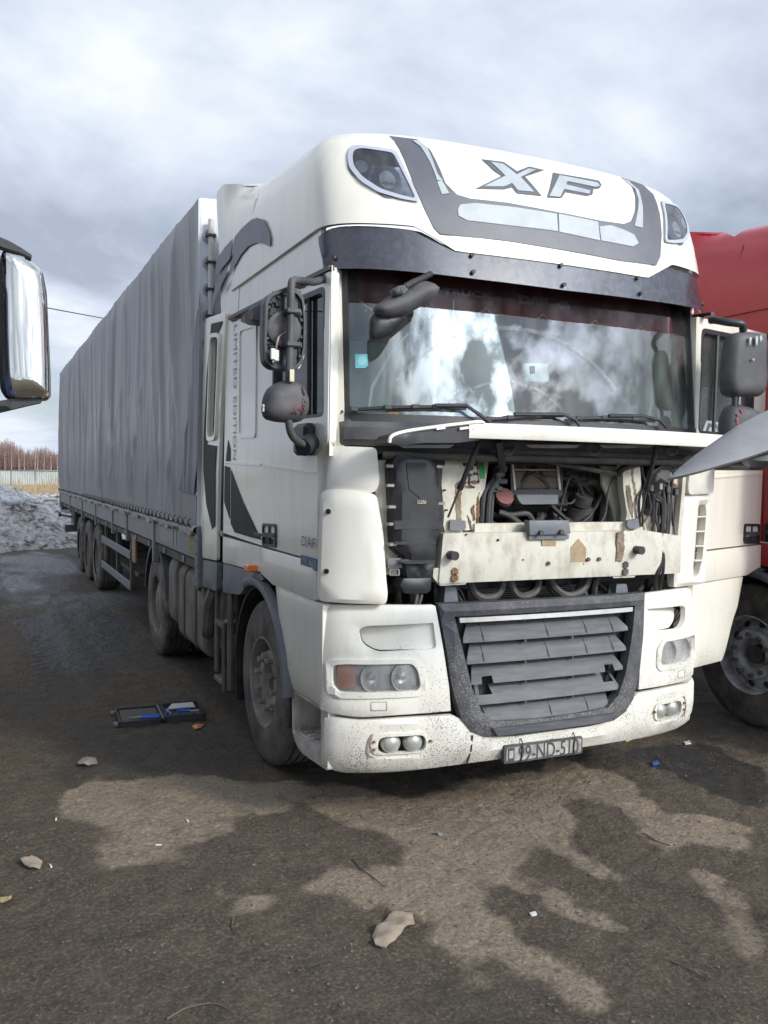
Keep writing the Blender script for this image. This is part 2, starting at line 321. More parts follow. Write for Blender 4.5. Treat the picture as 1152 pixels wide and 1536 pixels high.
def tri2d(outer, holes=(), step=.08):
    loops = [dens(outer, step)]+[dens(h, step) for h in holes]; V = []; E = []
    for lp in loops:
        n = len(V); V += lp; E += [(n+i, n+(i+1) % len(lp)) for i in range(len(lp))]
    A = np.array(loops[0]); lo = A.min(0); hi = A.max(0); segs = []
    for lp in loops:
        P = np.array(lp); D = np.roll(P, -1, 0)-P; segs.append((P, D, np.maximum((D*D).sum(1), 1e-12)))
    nx = int((hi[0]-lo[0])/step); ny = int((hi[1]-lo[1])/step)
    for i in range(nx+1):
        for j in range(ny+1):
            p = (lo[0]+(i+.5)*step, lo[1]+(j+.5)*step)
            if pnp(p, loops[0]) and not any(pnp(p, h) for h in loops[1:]) and dist_poly(p, segs) > step*.35: V.append(p)
    vo, eo, fo, *_ = delaunay_2d_cdt([Vector(v) for v in V], E, [], 0, 1e-7)
    vo = [tuple(v) for v in vo]; Fc = []
    for f in fo:
        c = tuple(np.mean([vo[i] for i in f], 0))
        if pnp(c, loops[0]) and not any(pnp(c, h) for h in loops[1:]): Fc.append(tuple(f))
    return vo, Fc, [dist_poly(v, segs) for v in vo]
def plate(name, outer, surf, m, parent=None, holes=(), step=.08, d=0., th=.01, dome=0., R=.05, back=True, **k):
    """a real plate following surf(u,v,d): front at offset d (+ rounded dome towards its edges), th thick"""
    vo, Fc, di = tri2d(outer, holes, step)
    def dm(q):
        t = 1-min(q/R, 1.); return dome*math.sqrt(max(0, 1-t*t))
    V = [surf(u, v, d+dm(q)) for (u, v), q in zip(vo, di)]; FF = list(Fc)
    if back:
        n = len(V); V += [surf(u, v, d-th) for (u, v) in vo]; FF += [tuple(i+n for i in f[::-1]) for f in Fc]
        cnt = {}
        for f in Fc:
            for i in range(len(f)):
                a, b_ = f[i], f[(i+1) % len(f)]; cnt[(a, b_)] = 1
        for (a, b_) in cnt:
            if (b_, a) not in cnt: FF.append((a, a+n, b_+n, b_))
    return mk(name, V, FF, m, parent, recalc=back, **k)
def SYf(y): return lambda u, v, d: (u, y-d, v)           # surface facing the front (-y): u=x v=z
def SXf(x, s=-1): return lambda u, v, d: (x+s*d, u, v)   # surface facing the side: u=y v=z
def text2d(txt, size, shear=0., bold=0.):
    c = bpy.data.curves.new('t', 'FONT'); c.body = txt; c.size = size; c.shear = shear; c.offset = bold; c.resolution_u = 3
    o = bpy.data.objects.new('t', c); COL.objects.link(o); dg = bpy.context.evaluated_depsgraph_get(); me = bpy.data.meshes.new_from_object(o.evaluated_get(dg))
    V = [(v.co.x, v.co.y) for v in me.vertices]; Fc = [tuple(p.vertices) for p in me.polygons]
    bpy.data.objects.remove(o); bpy.data.meshes.remove(me); bpy.data.curves.remove(c); return V, Fc
def lettering(name, txt, size, place, m, parent, shear=0., bold=0., width=None):
    V, Fc = text2d(txt, size, shear, bold); x0 = min(v[0] for v in V); x1 = max(v[0] for v in V)
    k = (width/(x1-x0)) if width else 1
    return mk(name, [place((v[0]-x0)*k, v[1]) for v in V], Fc, m, parent, smooth=0, recalc=False)
# ------------------------------------------------------------------ cab shape: plan curve of the nose, carried up by y0(z)
W = 1.245
def yplan(x, W_=W):
    t = min(abs(x)/W_, 1); return .06*x*x+.35*(1-(1-t**4)**.25)
_Y0 = np.array([(.28, .19), (.33, .13), (.38, .10), (.45, .085), (.6, .085), (.75, .09), (.95, .10), (1.17, .13), (1.3, .14), (2.05, .10), (2.85, .175), (3.0, .19)])
def y0(z): return float(np.interp(z, _Y0[:, 0], _Y0[:, 1]))
_xs = W*np.sin(np.linspace(0, 1, 400)*np.pi/2); _ys = np.array([yplan(x) for x in _xs]); _ss = np.concatenate([[0], np.cumsum(np.hypot(np.diff(_xs), np.diff(_ys)))])
_xs = np.append(_xs, W); _ys = np.append(_ys, _ys[-1]+2); _ss = np.append(_ss, _ss[-1]+2)
def SF(s, z, d=0., yo=None):                              # nose surface: s = distance round the nose from the centre line
    a = abs(s); sg = -1 if s < 0 else 1
    x = np.interp(a, _ss, _xs); y = np.interp(a, _ss, _ys); x2 = np.interp(a+.02, _ss, _xs); y2 = np.interp(a+.02, _ss, _ys)
    tx, ty = x2-x, y2-y; q = math.hypot(tx, ty); nx, ny = ty/q, -tx/q
    return (sg*(x+nx*d), y+(yo(z) if yo else y0(z))+ny*d, z)
def onS(p, yo=y0):
    d = ray(*p); z = 1.
    for _ in range(6):
        Y = _ys+yo(z); X = np.concatenate([-_xs[::-1], _xs]); YY = np.concatenate([Y[::-1], Y]); S = np.concatenate([-_ss[::-1], _ss])
        g = (X-CAM[0])*d[1]-(YY-CAM[1])*d[0]; c = []
        for i in np.where(g[:-1]*g[1:] <= 0)[0]:
            f = g[i]/(g[i]-g[i+1]+1e-12); Px = X[i]+f*(X[i+1]-X[i]); Py = YY[i]+f*(YY[i+1]-YY[i])
            t = ((Px-CAM[0])*d[0]+(Py-CAM[1])*d[1])/(d[0]**2+d[1]**2)
            if t > 0: c.append((t, S[i]+f*(S[i+1]-S[i])))
        if not c: return None
        t, s = min(c); z = CAM[2]+t*d[2]
    return (float(s), float(z))
def onSS(P, yo=y0): return [q for q in (onS(p, yo) for p in P) if q]
def mir(P): return [(-a, b_) for a, b_ in P][::-1]
# ================================================================== THE GROUND
def vnoise(x, y, seed):
    r = np.random.default_rng(seed).random((256, 256)); xi = np.floor(x).astype(int); yi = np.floor(y).astype(int); fx = x-xi; fy = y-yi
    fx = fx*fx*(3-2*fx); fy = fy*fy*(3-2*fy); g = lambda a, b_: r[a % 256, b_ % 256]
    return (g(xi, yi)*(1-fx)+g(xi+1, yi)*fx)*(1-fy)+(g(xi, yi+1)*(1-fx)+g(xi+1, yi+1)*fx)*fy
def fbm(x, y, seed, oct=4, gain=.5):
    t = 0; a = 1; n = 0
    for i in range(oct): t = t+a*vnoise(x*2**i+13.7*i, y*2**i-7.1*i, seed+i); n += a; a *= gain
    return t/n
def axis(lo, hi, a, b_, fine, grow=1.22):
    v = list(np.arange(a, b_+1e-6, fine)); st = fine; p = a
    L_ = []
    while p > lo: st *= grow; p -= st; L_.append(p)
    st = fine; p = b_; R_ = []
    while p < hi: st *= grow; p += st; R_.append(p)
    return np.array(L_[::-1]+v+R_)
gx = axis(-900, 900, -4.2, 3.6, .022, 1.06); gy = axis(-300, 1600, -2.9, 4.2, .022, 1.026)
GX, GY = np.meshgrid(gx, gy, indexing='ij')
def inpoly(X, Y, poly):
    c = np.zeros(X.shape, bool); j = len(poly)-1
    for i in range(len(poly)):
        xi, yi = poly[i]; xj, yj = poly[j]; dn = (yj-yi) if abs(yj-yi) > 1e-9 else 1e-9
        c ^= ((yi > Y) != (yj > Y)) & (X < (xj-xi)*(Y-yi)/dn+xi); j = i
    return c
WX = GX+.26*(fbm(GX*2.6, GY*2.6, 3)-.5)+.20*(fbm(GX*9, GY*9, 5, 4, .65)-.5); WY = GY+.30*(fbm(GX*2.2, GY*2.2, 23)-.5)+.26*(fbm(GX*9, GY*9, 25, 4, .65)-.5)
SAND = [  # dried pale sand (outlines seen in the photograph, laid on the ground)
 [(85, 1185), (150, 1160), (260, 1158), (360, 1165), (450, 1175), (520, 1200), (430, 1215), (360, 1235), (310, 1255), (300, 1280), (230, 1285), (170, 1300), (110, 1240)],
 [(450, 1180), (640, 1190), (760, 1160), (850, 1140), (930, 1170), (1000, 1215), (1130, 1245), (1145, 1275), (1060, 1262), (1000, 1275), (960, 1240), (900, 1215), (830, 1205), (860, 1260), (960, 1310), (930, 1330), (840, 1285), (800, 1270), (770, 1300), (850, 1345), (930, 1385), (900, 1395), (800, 1345), (740, 1320), (760, 1385), (830, 1440), (900, 1500), (940, 1536), (860, 1520), (780, 1462), (700, 1412), (690, 1480), (650, 1420), (610, 1365), (540, 1345), (470, 1330), (430, 1345), (470, 1300), (560, 1290), (610, 1300), (580, 1240), (520, 1225)],
 [(330, 1330), (400, 1330), (410, 1365), (360, 1370), (335, 1350)],
 [(1040, 1290), (1090, 1310), (1152, 1420), (1152, 1480), (1110, 1440), (1080, 1370)],
]
sand = np.zeros(GX.shape)
for P in SAND: sand = np.maximum(sand, inpoly(WX, WY, [tuple(at(*p, z=0)[:2]) for p in P]).astype(float))
def blur(a, k):
    for _ in range(k):
        b_ = a.copy(); b_[1:-1, 1:-1] = (a[1:-1, 1:-1]*2+a[2:, 1:-1]+a[:-2, 1:-1]+a[1:-1, 2:]+a[1:-1, :-2])/6; a = b_
    return a
sand = blur(sand, 7)
ca_, sa_ = math.cos(.32), math.sin(.32); sx_ = GX*ca_+GY*sa_; sy_ = -GX*sa_+GY*ca_
strk = fbm(sx_*7.5, sy_*.9, 141, 5, .6); sand = np.clip(sand+1.5*np.clip(strk-.60, 0, 1)*np.clip(1.5-np.abs(GY)/2.2, 0, 1)-1.3*np.clip(.40-strk, 0, 1), 0, 1)
base = fbm(GX*1.1+5, GY*1.1, 41, 5); sand = np.clip(sand*(.55+.9*(fbm(GX*6, GY*6, 51)-.15))+np.clip(base-.58, 0, 1)*1.2*(GY < 14), 0, 1)
under = np.clip((GX+1.3)/.25, 0, 1)*np.clip((1.35-GX)/.3, 0, 1)*np.clip((GY-.15)/.5, 0, 1)*(GY < 17)     # darker, smoother ground below the lorry and trailer
wet = np.clip((fbm(GX*.9, GY*.6, 61, 4)-.44)*4, 0, 1)*(GX < 6)
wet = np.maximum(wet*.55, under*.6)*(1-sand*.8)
for P in [[(0, 815), (110, 835), (125, 870), (60, 905), (0, 900)], [(20, 930), (120, 900), (210, 930), (180, 1000), (60, 1010)], [(930, 1130), (1040, 1110), (1152, 1150), (1152, 1215), (1060, 1190)]]:
    wet = np.maximum(wet, blur(inpoly(WX, WY, [tuple(at(*p, z=0)[:2]) for p in P]).astype(float), 3)*.9)
GZ = (.016*(fbm(GX*3.1, GY*3.1, 71, 4)-.5)+.020*(fbm(GX*15, GY*15, 81, 3)-.5)+.008*(vnoise(GX*38, GY*38, 83)-.5)*np.clip(1-(np.abs(GX)+np.abs(GY))/25, 0, 1)+.007*sand*(fbm(GX*30, GY*30, 91, 2)-.3))
rut = np.sin((GX+2.05)*16)*np.exp(-((GX+2.0)/.35)**2)*(GY > 3); GZ = GZ+.012*rut*fbm(GX*2, GY*5, 95, 3)
trk = np.exp(-((GX+2.25+.02*GY)/.17)**2)*np.clip((GY-3)/2, 0, 1)*(GY < 16); GZ = GZ+.022*trk*(np.abs(((GY*5.5+np.abs(GX+2.25)*5) % 1)-.5)*2-.5)
GZ = GZ+.07*(fbm(GX*1.7, GY*1.3, 101, 6, .62)-.5)*np.clip((GY-4.5)/3, 0, 1)*(GY < 30)*np.clip((-1.45-GX)/.4, 0, 1)
GZ = GZ-.004
nx_, ny_ = GX.shape; ii = np.arange(nx_*ny_).reshape(nx_, ny_)
Fg = np.stack([ii[:-1, :-1], ii[1:, :-1], ii[1:, 1:], ii[:-1, 1:]], -1).reshape(-1, 4)
me = bpy.data.meshes.new('ground'); Vg = np.stack([GX, GY, GZ], -1).reshape(-1, 3).astype(np.float32)
me.vertices.add(len(Vg)); me.vertices.foreach_set('co', Vg.ravel()); me.loops.add(Fg.size); me.loops.foreach_set('vertex_index', Fg.ravel().astype(np.int32))
me.polygons.add(len(Fg)); me.polygons.foreach_set('loop_start', np.arange(0, Fg.size, 4, dtype=np.int32)); me.polygons.foreach_set('use_smooth', np.ones(len(Fg), bool)); me.update(calc_edges=True)
field = np.clip((GY-34)/3, 0, 1)
slush = np.clip((fbm(GX*.8+3, GY*.45, 131, 5, .6)-.47)*7, 0, 1)*np.clip((GY-7.5)/3, 0, 1)*np.clip((20-GY)/2, 0, 1)
for nm, a in (('sand', sand), ('wet', wet), ('field', field), ('slush', slush)):
    t = me.attributes.new(nm, 'FLOAT', 'POINT'); t.data.foreach_set('value', a.ravel().astype(np.float32))
ground = bpy.data.objects.new('ground', me); COL.objects.link(ground); ground['kind'] = 'structure'
def ground_mat():
    m = bpy.data.materials.new('muddy_yard'); m.use_nodes = True; n = m.node_tree.nodes; l = m.node_tree.links; b = n['Principled BSDF']
    def A(k): q = n.new('ShaderNodeAttribute'); q.attribute_name = k; return q.outputs['Fac']
    t = n.new('ShaderNodeTexCoord')
    def noise(s, d=6, r=.6):
        q = n.new('ShaderNodeTexNoise'); q.inputs['Scale'].default_value = s; q.inputs['Detail'].default_value = d; q.inputs['Roughness'].default_value = r; l.new(t.outputs['Object'], q.inputs['Vector']); return q.outputs['Fac']
    def ramp(f, *st):
        q = n.new('ShaderNodeValToRGB'); e = q.color_ramp.elements; e[0].position, e[0].color = st[0][0], (*st[0][1], 1); e[1].position, e[1].color = st[-1][0], (*st[-1][1], 1)
        for p, c in st[1:-1]: k = e.new(p); k.color = (*c, 1)
        l.new(f, q.inputs[0]); return q.outputs[0]
    def mixc(f, a, b_):
        q = n.new('ShaderNodeMix'); q.data_type = 'RGBA'; l.new(f, q.inputs[0]); l.new(a, q.inputs[6]); l.new(b_, q.inputs[7]); return q.outputs[2]
    dark = ramp(noise(5.5, 8, .65), (.3, (.068, .054, .037)), (.5, (.125, .101, .072)), (.72, (.195, .160, .117)))
    grit = ramp(noise(62, 6, .75), (.36, (.040, .032, .023)), (.52, (.130, .107, .078)), (.66, (.40, .34, .26)))
    q = n.new('ShaderNodeMix'); q.data_type = 'RGBA'; q.inputs[0].default_value = .5; l.new(dark, q.inputs[6]); l.new(grit, q.inputs[7]); dark = q.outputs[2]
    pale = ramp(noise(46, 8, .78), (.32, (.15, .118, .084)), (.5, (.34, .275, .20)), (.68, (.50, .415, .315)))
    na = noise(26, 8, .8); nb = noise(6, 8, .7); nab = n.new('ShaderNodeMath'); nab.operation = 'ADD'; l.new(na, nab.inputs[0]); l.new(nb, nab.inputs[1]); ns = nab.outputs[0]; ms = n.new('ShaderNodeMath'); ms.operation = 'MULTIPLY_ADD'; l.new(ns, ms.inputs[0]); ms.inputs[1].default_value = .9; l.new(A('sand'), ms.inputs[2])
    mr = n.new('ShaderNodeMapRange'); mr.inputs[1].default_value = 1.22; mr.inputs[2].default_value = 1.64; l.new(ms.outputs[0], mr.inputs[0])
    c = mixc(mr.outputs[0], dark, pale)
    wetc = ramp(noise(9), (.3, (.034, .030, .025)), (.7, (.066, .058, .048)))
    nw = noise(7, 7, .65); mw = n.new('ShaderNodeMath'); mw.operation = 'MULTIPLY_ADD'; l.new(nw, mw.inputs[0]); mw.inputs[1].default_value = .8; l.new(A('wet'), mw.inputs[2])
    wr = n.new('ShaderNodeMapRange'); wr.inputs[1].default_value = .75; wr.inputs[2].default_value = 1.15; l.new(mw.outputs[0], wr.inputs[0])
    c = mixc(wr.outputs[0], c, wetc)
    grass = ramp(noise(.35, 8, .7), (.3, (.20, .155, .09)), (.5, (.33, .265, .16)), (.7, (.42, .35, .23)))
    sl_c = ramp(noise(11, 8, .7), (.35, (.07, .066, .064)), (.5, (.22, .22, .23)), (.68, (.42, .43, .46)))
    c = mixc(A('slush'), c, sl_c)
    c = mixc(A('field'), c, grass); l.new(c, b.inputs['Base Color'])
    rr = n.new('ShaderNodeMapRange'); rr.inputs[3].default_value = .9; rr.inputs[4].default_value = .42; l.new(wr.outputs[0], rr.inputs[0]); l.new(rr.outputs[0], b.inputs['Roughness']); b.inputs['Specular IOR Level'].default_value = .35
    h1 = noise(44, 8, .8); h2 = noise(13, 5, .65); ha = n.new('ShaderNodeMath'); ha.operation = 'MULTIPLY_ADD'; l.new(h2, ha.inputs[0]); ha.inputs[1].default_value = 1.6; l.new(h1, ha.inputs[2])
    bp = n.new('ShaderNodeBump'); bp.inputs['Strength'].default_value = 1.0; bp.inputs['Distance'].default_value = .03; l.new(ha.outputs[0], bp.inputs['Height']); l.new(bp.outputs[0], b.inputs['Normal'])
    return m
me.materials.append(ground_mat())
def gz(x, y):
    i = int(np.clip(np.searchsorted(gx, x), 1, len(gx)-1)); j = int(np.clip(np.searchsorted(gy, y), 1, len(gy)-1)); return float(max(GZ[i, j], GZ[i-1, j-1], GZ[i-1, j], GZ[i, j-1]))
# loose grit and small stones
V = []; Fc = []
def stone(b, x, y, r, z=None, squash=.6):
    n = len(b[0]); z = gz(x, y) if z is None else z; a0 = random.random()*6.28
    pts = [(0, 0, 1)]+[(math.cos(a0+k*1.257)*random.uniform(.7, 1.1), math.sin(a0+k*1.257)*random.uniform(.7, 1.1), random.uniform(-.1, .4)) for k in range(5)]+[(0, 0, -.6)]
    b[0] += [(x+p[0]*r, y+p[1]*r, z+r*squash*(p[2]+.25)) for p in pts]
    for k in range(5): b[1] += [(n, n+1+k, n+1+(k+1) % 5), (n+6, n+1+(k+1) % 5, n+1+k)]
SB = [[], []]
for i in range(9000):
    y = -2.6+9*random.random()**1.6; x = random.uniform(-3.9, 3.2); stone(SB, x, y, random.choice((.002, .003, .004, .005, .006, .008)) if random.random() < .99 else .013)
gm = mat('grit_stone', (.075, .067, .058), .9, col2=(.16, .145, .125), nscale=30)
mk('gravel', SB[0], SB[1], gm, None, smooth=0, kind='stuff')
# ================================================================== FAR BACKGROUND
def heap(name, x0, x1, yc, hw, hgt, m, label, seed, dark=None):
    nx, ny = 170, 90; U = np.linspace(x0, x1, nx); Vv = np.linspace(-1, 1, ny); X, T = np.meshgrid(U, Vv, indexing='ij'); Y = yc+T*hw+3.2*(fbm(X*.33, X*0+seed, seed+50, 4)-.5)
    H = hgt*(1-np.abs(T)**2.2)*(.60+.55*fbm(X*.45, Y*.3, seed)+.0)+(.42*(fbm(X*1.9, Y*1.9, seed+9, 5, .62)-.5)+.16*(fbm(X*7, Y*7, seed+3, 3)-.5))*(1-np.abs(T)**3)
    H = H*np.clip((X-x0)/1.5, 0, 1)*np.clip((x1-X)/1.5, 0, 1)-.05-2.2*np.clip(np.abs(T)-.5, 0, 1)*np.clip(fbm(X*.9, Y*.9, seed+30, 5, .6)-.28, 0, 1)
    i_ = np.arange(nx*ny).reshape(nx, ny); F_ = np.stack([i_[:-1, :-1], i_[1:, :-1], i_[1:, 1:], i_[:-1, 1:]], -1).reshape(-1, 4)
    return tag(mk(name, np.stack([X, Y, H], -1).reshape(-1, 3), [tuple(map(int, f)) for f in F_], m, None, smooth=70, recalc=False), label, 'snow heap')
def snow_mat():
    m = bpy.data.materials.new('dirty_snow'); m.use_nodes = True; n = m.node_tree.nodes; l = m.node_tree.links; b = n['Principled BSDF']; t = n.new('ShaderNodeTexCoord')
    def noise(s, d=7, r=.65):
        q = n.new('ShaderNodeTexNoise'); q.inputs['Scale'].default_value = s; q.inputs['Detail'].default_value = d; q.inputs['Roughness'].default_value = r; l.new(t.outputs['Object'], q.inputs['Vector']); return q.outputs['Fac']
    q = n.new('ShaderNodeValToRGB'); e = q.color_ramp.elements; e[0].position = .37; e[0].color = (.05, .043, .036, 1); e[1].position = .67; e[1].color = (.74, .75, .77, 1)
    for p, c in ((.41, (.16, .145, .125)), (.47, (.36, .345, .32)), (.55, (.50, .49, .47))): k = e.new(p); k.color = (*c, 1)
    a = noise(6.5, 8, .75); c = noise(.9, 4); mm = n.new('ShaderNodeMath'); mm.operation = 'MULTIPLY_ADD'; l.new(c, mm.inputs[0]); mm.inputs[1].default_value = .5; l.new(a, mm.inputs[2]); m2 = n.new('ShaderNodeMath'); m2.operation = 'SUBTRACT'; l.new(mm.outputs[0], m2.inputs[0]); m2.inputs[1].default_value = .25
    l.new(m2.outputs[0], q.inputs[0]); l.new(q.outputs[0], b.inputs['Base Color']); b.inputs['Roughness'].default_value = .75
    bp = n.new('ShaderNodeBump'); bp.inputs['Strength'].default_value = .9; bp.inputs['Distance'].default_value = .08; l.new(noise(14), bp.inputs['Height']); l.new(bp.outputs[0], b.inputs['Normal']); return m
m_snow = snow_mat()
heap('snow_bank', -16, 9, 22.6, 5.2, 1.5, m_snow, 'long dirty heap of old snow beyond the grey trailer', 5)
m_ice = mat('clean_snow_chunk', (.62, .65, .70), .6, col2=(.45, .45, .46), nscale=9, bump=.4, bscale=9)
def chunk(px, py, y, s, label):
    p = at(px, py, y=y); b = bmesh.new(); bmesh.ops.create_icosphere(b, subdivisions=3, radius=1)
    V = []
    for v in b.verts:
        c = v.co; k = 1+.35*(float(vnoise(np.array(c.x*2.1+s*9), np.array(c.y*2.1+c.z*1.7), 3))-.5); V.append((p[0]+c.x*s*1.2*k, p[1]+c.y*s*k, p[2]+c.z*s*.62*k))
    o = mk('snow_chunk', V, [tuple(v.index for v in f.verts) for f in b.faces], m_ice, None, smooth=25); b.free(); tag(o, label, 'snow chunk')
chunk(17, 752, 19.3, .22, 'pale rounded block of snow stuck in the dirty heap')
chunk(103, 763, 18.8, .17, 'white lump of clean snow beside the trailer tail')
# corrugated fence
m_fence = mat('pale_fence_sheet', (.40, .43, .41), .6, col2=(.30, .32, .30), nscale=.4)
m_fpost = mat('fence_post', (.12, .11, .10), .7)
fy = 104.; fen = thing('metal_fence', 'pale grey sheet metal fence in front of the bare birch wood', 'fence', (2, fy, 0))
fz0, fz1 = .06, 1.78
for i in range(-9, 10):
    xa, xb = i*2.55, i*2.55+2.5; V = []; Fc = []
    for k in range(21):
        x = xa+(xb-xa)*k/20; yy = fy+(.03 if k % 2 else -.03); V += [(x, yy, fz0+.05*math.sin(i*3.1)), (x, yy, fz1+.05*math.sin(i*2.3))]
        if k: Fc.append((2*k-2, 2*k, 2*k+1, 2*k-1))
    mk('panel', V, Fc, m_fence, fen, smooth=0, recalc=False); box('post', (xb, fy-.06, -.1), (xb+.09, fy+.06, fz1+.12), m_fpost, fen, bev=0)
box('rail', (-9*2.55, fy-.09, fz1-.1), (10*2.55, fy-.035, fz1-.02), m_fpost, fen, bev=0)
# birch wood
m_bark = mat('birch_bark', (.50, .47, .44), .8, col2=(.24, .20, .18), nscale=1.5, stretch=(1, 1, 3))
m_twig = mat('red_brown_twigs', (.20, .12, .105), .9, col2=(.26, .17, .15), nscale=.3)
m_trunkd = mat('grey_brown_trunk', (.17, .115, .095), .9, col2=(.10, .07, .06), nscale=.5)
def tr_tree(b, x, y, h, r):                              # thin trunk
    n = len(b[0]); lx, ly = random.uniform(-.3, .3), random.uniform(-.3, .3)
    for k, t in enumerate((0, .5, 1)):
        for j in range(4): b[0].append((x+lx*t+math.cos(j*1.571)*r*(1-.8*t), y+ly*t+math.sin(j*1.571)*r*(1-.8*t), h*t-.2))
    for k in range(2):
        for j in range(4): b[1].append((n+k*4+j, n+k*4+(j+1) % 4, n+k*4+4+(j+1) % 4, n+k*4+4+j))
def tr_twigs(b, x, y, h, num, lo=.25, spread=1.3):
    for _ in range(num):
        t = random.uniform(lo, 1); a = random.random()*6.28; L_ = (1.15-t)*random.uniform(.5, 1)*spread; z = h*t; n = len(b[0]); wd = random.uniform(.012, .03)
        x1, y1, z1 = x+math.cos(a)*L_, y+math.sin(a)*L_*.6, min(z+L_*random.uniform(.6, 1.7), h*1.03+random.random()*.3)
        b[0] += [(x-wd, y, z), (x+wd, y, z), (x1, y1, z1)]; b[1].append((n, n+1, n+2))
tk = [[], []]; tw = [[], []]
for i in range(2300):
    y = 255+random.random()**1.4*60; x = random.uniform(-18, 42); h = random.uniform(6.6, 10.2)*(y/285)*(.9+.22*math.sin(x*.45)*math.sin(x*.17+1))
    tr_tree(tk, x, y, h, random.uniform(.05, .11)); tr_twigs(tw, x, y, h, 60)
wood = mk('birch_wood', tk[0]+tw[0], tk[1]+[tuple(i+len(tk[0]) for i in f) for f in tw[1]], None, None, smooth=0, mats=[m_trunkd, m_twig], fmat=[0]*len(tk[1])+[1]*len(tw[1]), kind='stuff', recalc=False)
for i in range(26):
    x = -8+i*1.55+random.uniform(-.7, .7); y = 248+random.random()*6; h = random.uniform(6.5, 9.3); t = thing('birch_tree', 'slender white trunked bare birch at the edge of the wood', 'tree', (x, y, 0), 'birches along the edge of the wood')
    b = [[], []]; tr_tree(b, x, y, h, random.uniform(.10, .17)); mk('trunk', b[0], b[1], m_bark, t, smooth=0); b = [[], []]; tr_twigs(b, x, y, h, 60, .3); mk('crown', b[0], b[1], m_twig, t, smooth=0, recalc=False)
# dry weeds in front of the fence
b = [[], []]
for i in range(5200):
    x = random.uniform(-14, 26); y = random.uniform(36, 103); n = len(b[0]); h = random.uniform(.12, .5) if random.random() < .96 else random.uniform(.8, 1.6); a = random.uniform(-.25, .25); wd = .012+.0006*y
    b[0] += [(x-wd, y, -.02), (x+wd, y, -.02), (x+a*h, y, h)]; b[1].append((n, n+1, n+2))
mk('dry_grass', b[0], b[1], mat('straw', (.36, .28, .16), .9, col2=(.24, .17, .10), nscale=.5), None, smooth=0, kind='stuff', recalc=False)
# overhead cable
P0 = at(75, 462, y=22); P1 = at(150, 476, y=26); dd = P1-P0; cb = [tuple(P0+dd*t+np.array([0, 0, -.012*(1-((t-.5)/6)**2)])) for t in np.linspace(-5, 7, 40)]
tag(tube('overhead_cable', cb, .016, m_wires, None, n=5), 'thin dark cable strung across the sky behind the trailer roof', 'cable')
# ================================================================== LORRY CAB (shared by the white, the red and the blue lorry)
_R = np.array([(2.97, .10, 1.25), (3.05, .105, 1.25), (3.17, .138, 1.25), (3.3, .175, 1.25), (3.4, .213, 1.243), (3.48, .252, 1.232), (3.54, .288, 1.21), (3.59, .33, 1.175), (3.63, .385, 1.13), (3.66, .46, 1.08), (3.685, .56, 1.01), (3.70, .68, .92)])
def ry0(z): return float(np.interp(z, _R[:, 0], _R[:, 1]))
def rW(z): return float(np.interp(z, _R[:, 0], _R[:, 2]))
def RF(x, z, d=0.): return (x, ry0(z)+yplan(x, rW(z))-d, z)         # front of the roof fairing
def onR(p):
    y = .25
    for _ in range(14):
        q = at(p[0], p[1], y=y); yn = ry0(q[2])+yplan(q[0], rW(q[2])); y = .5*y+.5*yn
    return (float(q[0]), float(q[2]))
def roof_shell(parent, m, name='roof_fairing'):
    V = []; Fc = []; per = None
    zt = list(_R[:, 0])+[]
    side = np.linspace(0, 1, 16); fr = np.linspace(-1, 1, 61)
    for zk in zt:
        ring = []; kk = (zk-zt[0])/(zt[-1]-zt[0])
        def pt(x, y, zb):
            z = zb+(zt[-1]-zb)*kk; return z
        # front zb: dips in the middle, sides on the crease
        for sgn in (-1,):
            pass
        def zbx(x): return 2.975+.11*float(np.clip((abs(x)-.62)/.22, 0, 1))
        pts = []
        yb0 = lambda z: 2.17-(z-3.05)/.65*.42
        for sd in (-1, 1):
            arr = []
            z = 3.085+(zt[-1]-3.085)*kk; Wz = rW(z); yc = ry0(z)+.06*Wz*Wz+.35
            for t in side[:-1]:
                y = yb0(z)+(yc-yb0(z))*t; lift = .085*float(np.clip((y-.6), 0, 1.4))*float(np.clip((z-3.42)/.2, 0, 1)); arr.append((sd*Wz, y, z+lift))
            pts.append(arr)
        frs = []
        for q in fr:
            a = q*math.pi/2; x0 = math.sin(a); z = None
            zb = zbx(x0*1.25); z = zb+(zt[-1]-zb)*kk; Wz = rW(z); x = Wz*x0; y = ry0(z)+yplan(x, Wz)
            lift = .085*float(np.clip((y-.6), 0, 1.4))*float(np.clip((z-3.42)/.2, 0, 1)); frs.append((x, y, z+lift))
        ring = pts[0]+frs+pts[1][::-1]; n = len(V); V += ring; k = len(ring)
        if per:
            for i in range(k-1): Fc.append((per+i, per+i+1, n+i+1, n+i))
        per = n if per is None or True else per
    # first ring index fix: rebuild faces
    Fc = []; k = len(V)//len(zt)
    for j in range(len(zt)-1):
        for i in range(k-1): Fc.append((j*k+i, j*k+i+1, (j+1)*k+i+1, (j+1)*k+i))
    Fc.append(tuple((len(zt)-1)*k+i for i in range(k)))
    # inner lip so that the edge has depth
    n = len(V); V += [(x*.975, y+.03, z+.004) for x, y, z in V[:k]]
    for i in range(k-1): Fc.append((i, n+i, n+i+1, i+1))
    return mk(name, V, Fc, m, parent, smooth=45)
def SPX(u, v):
    k = min(1, max(0, (u-1.78)/.6)); return rW(max(3.0, v-.10))*(1-k)+1.236*k-.012*(1-k)
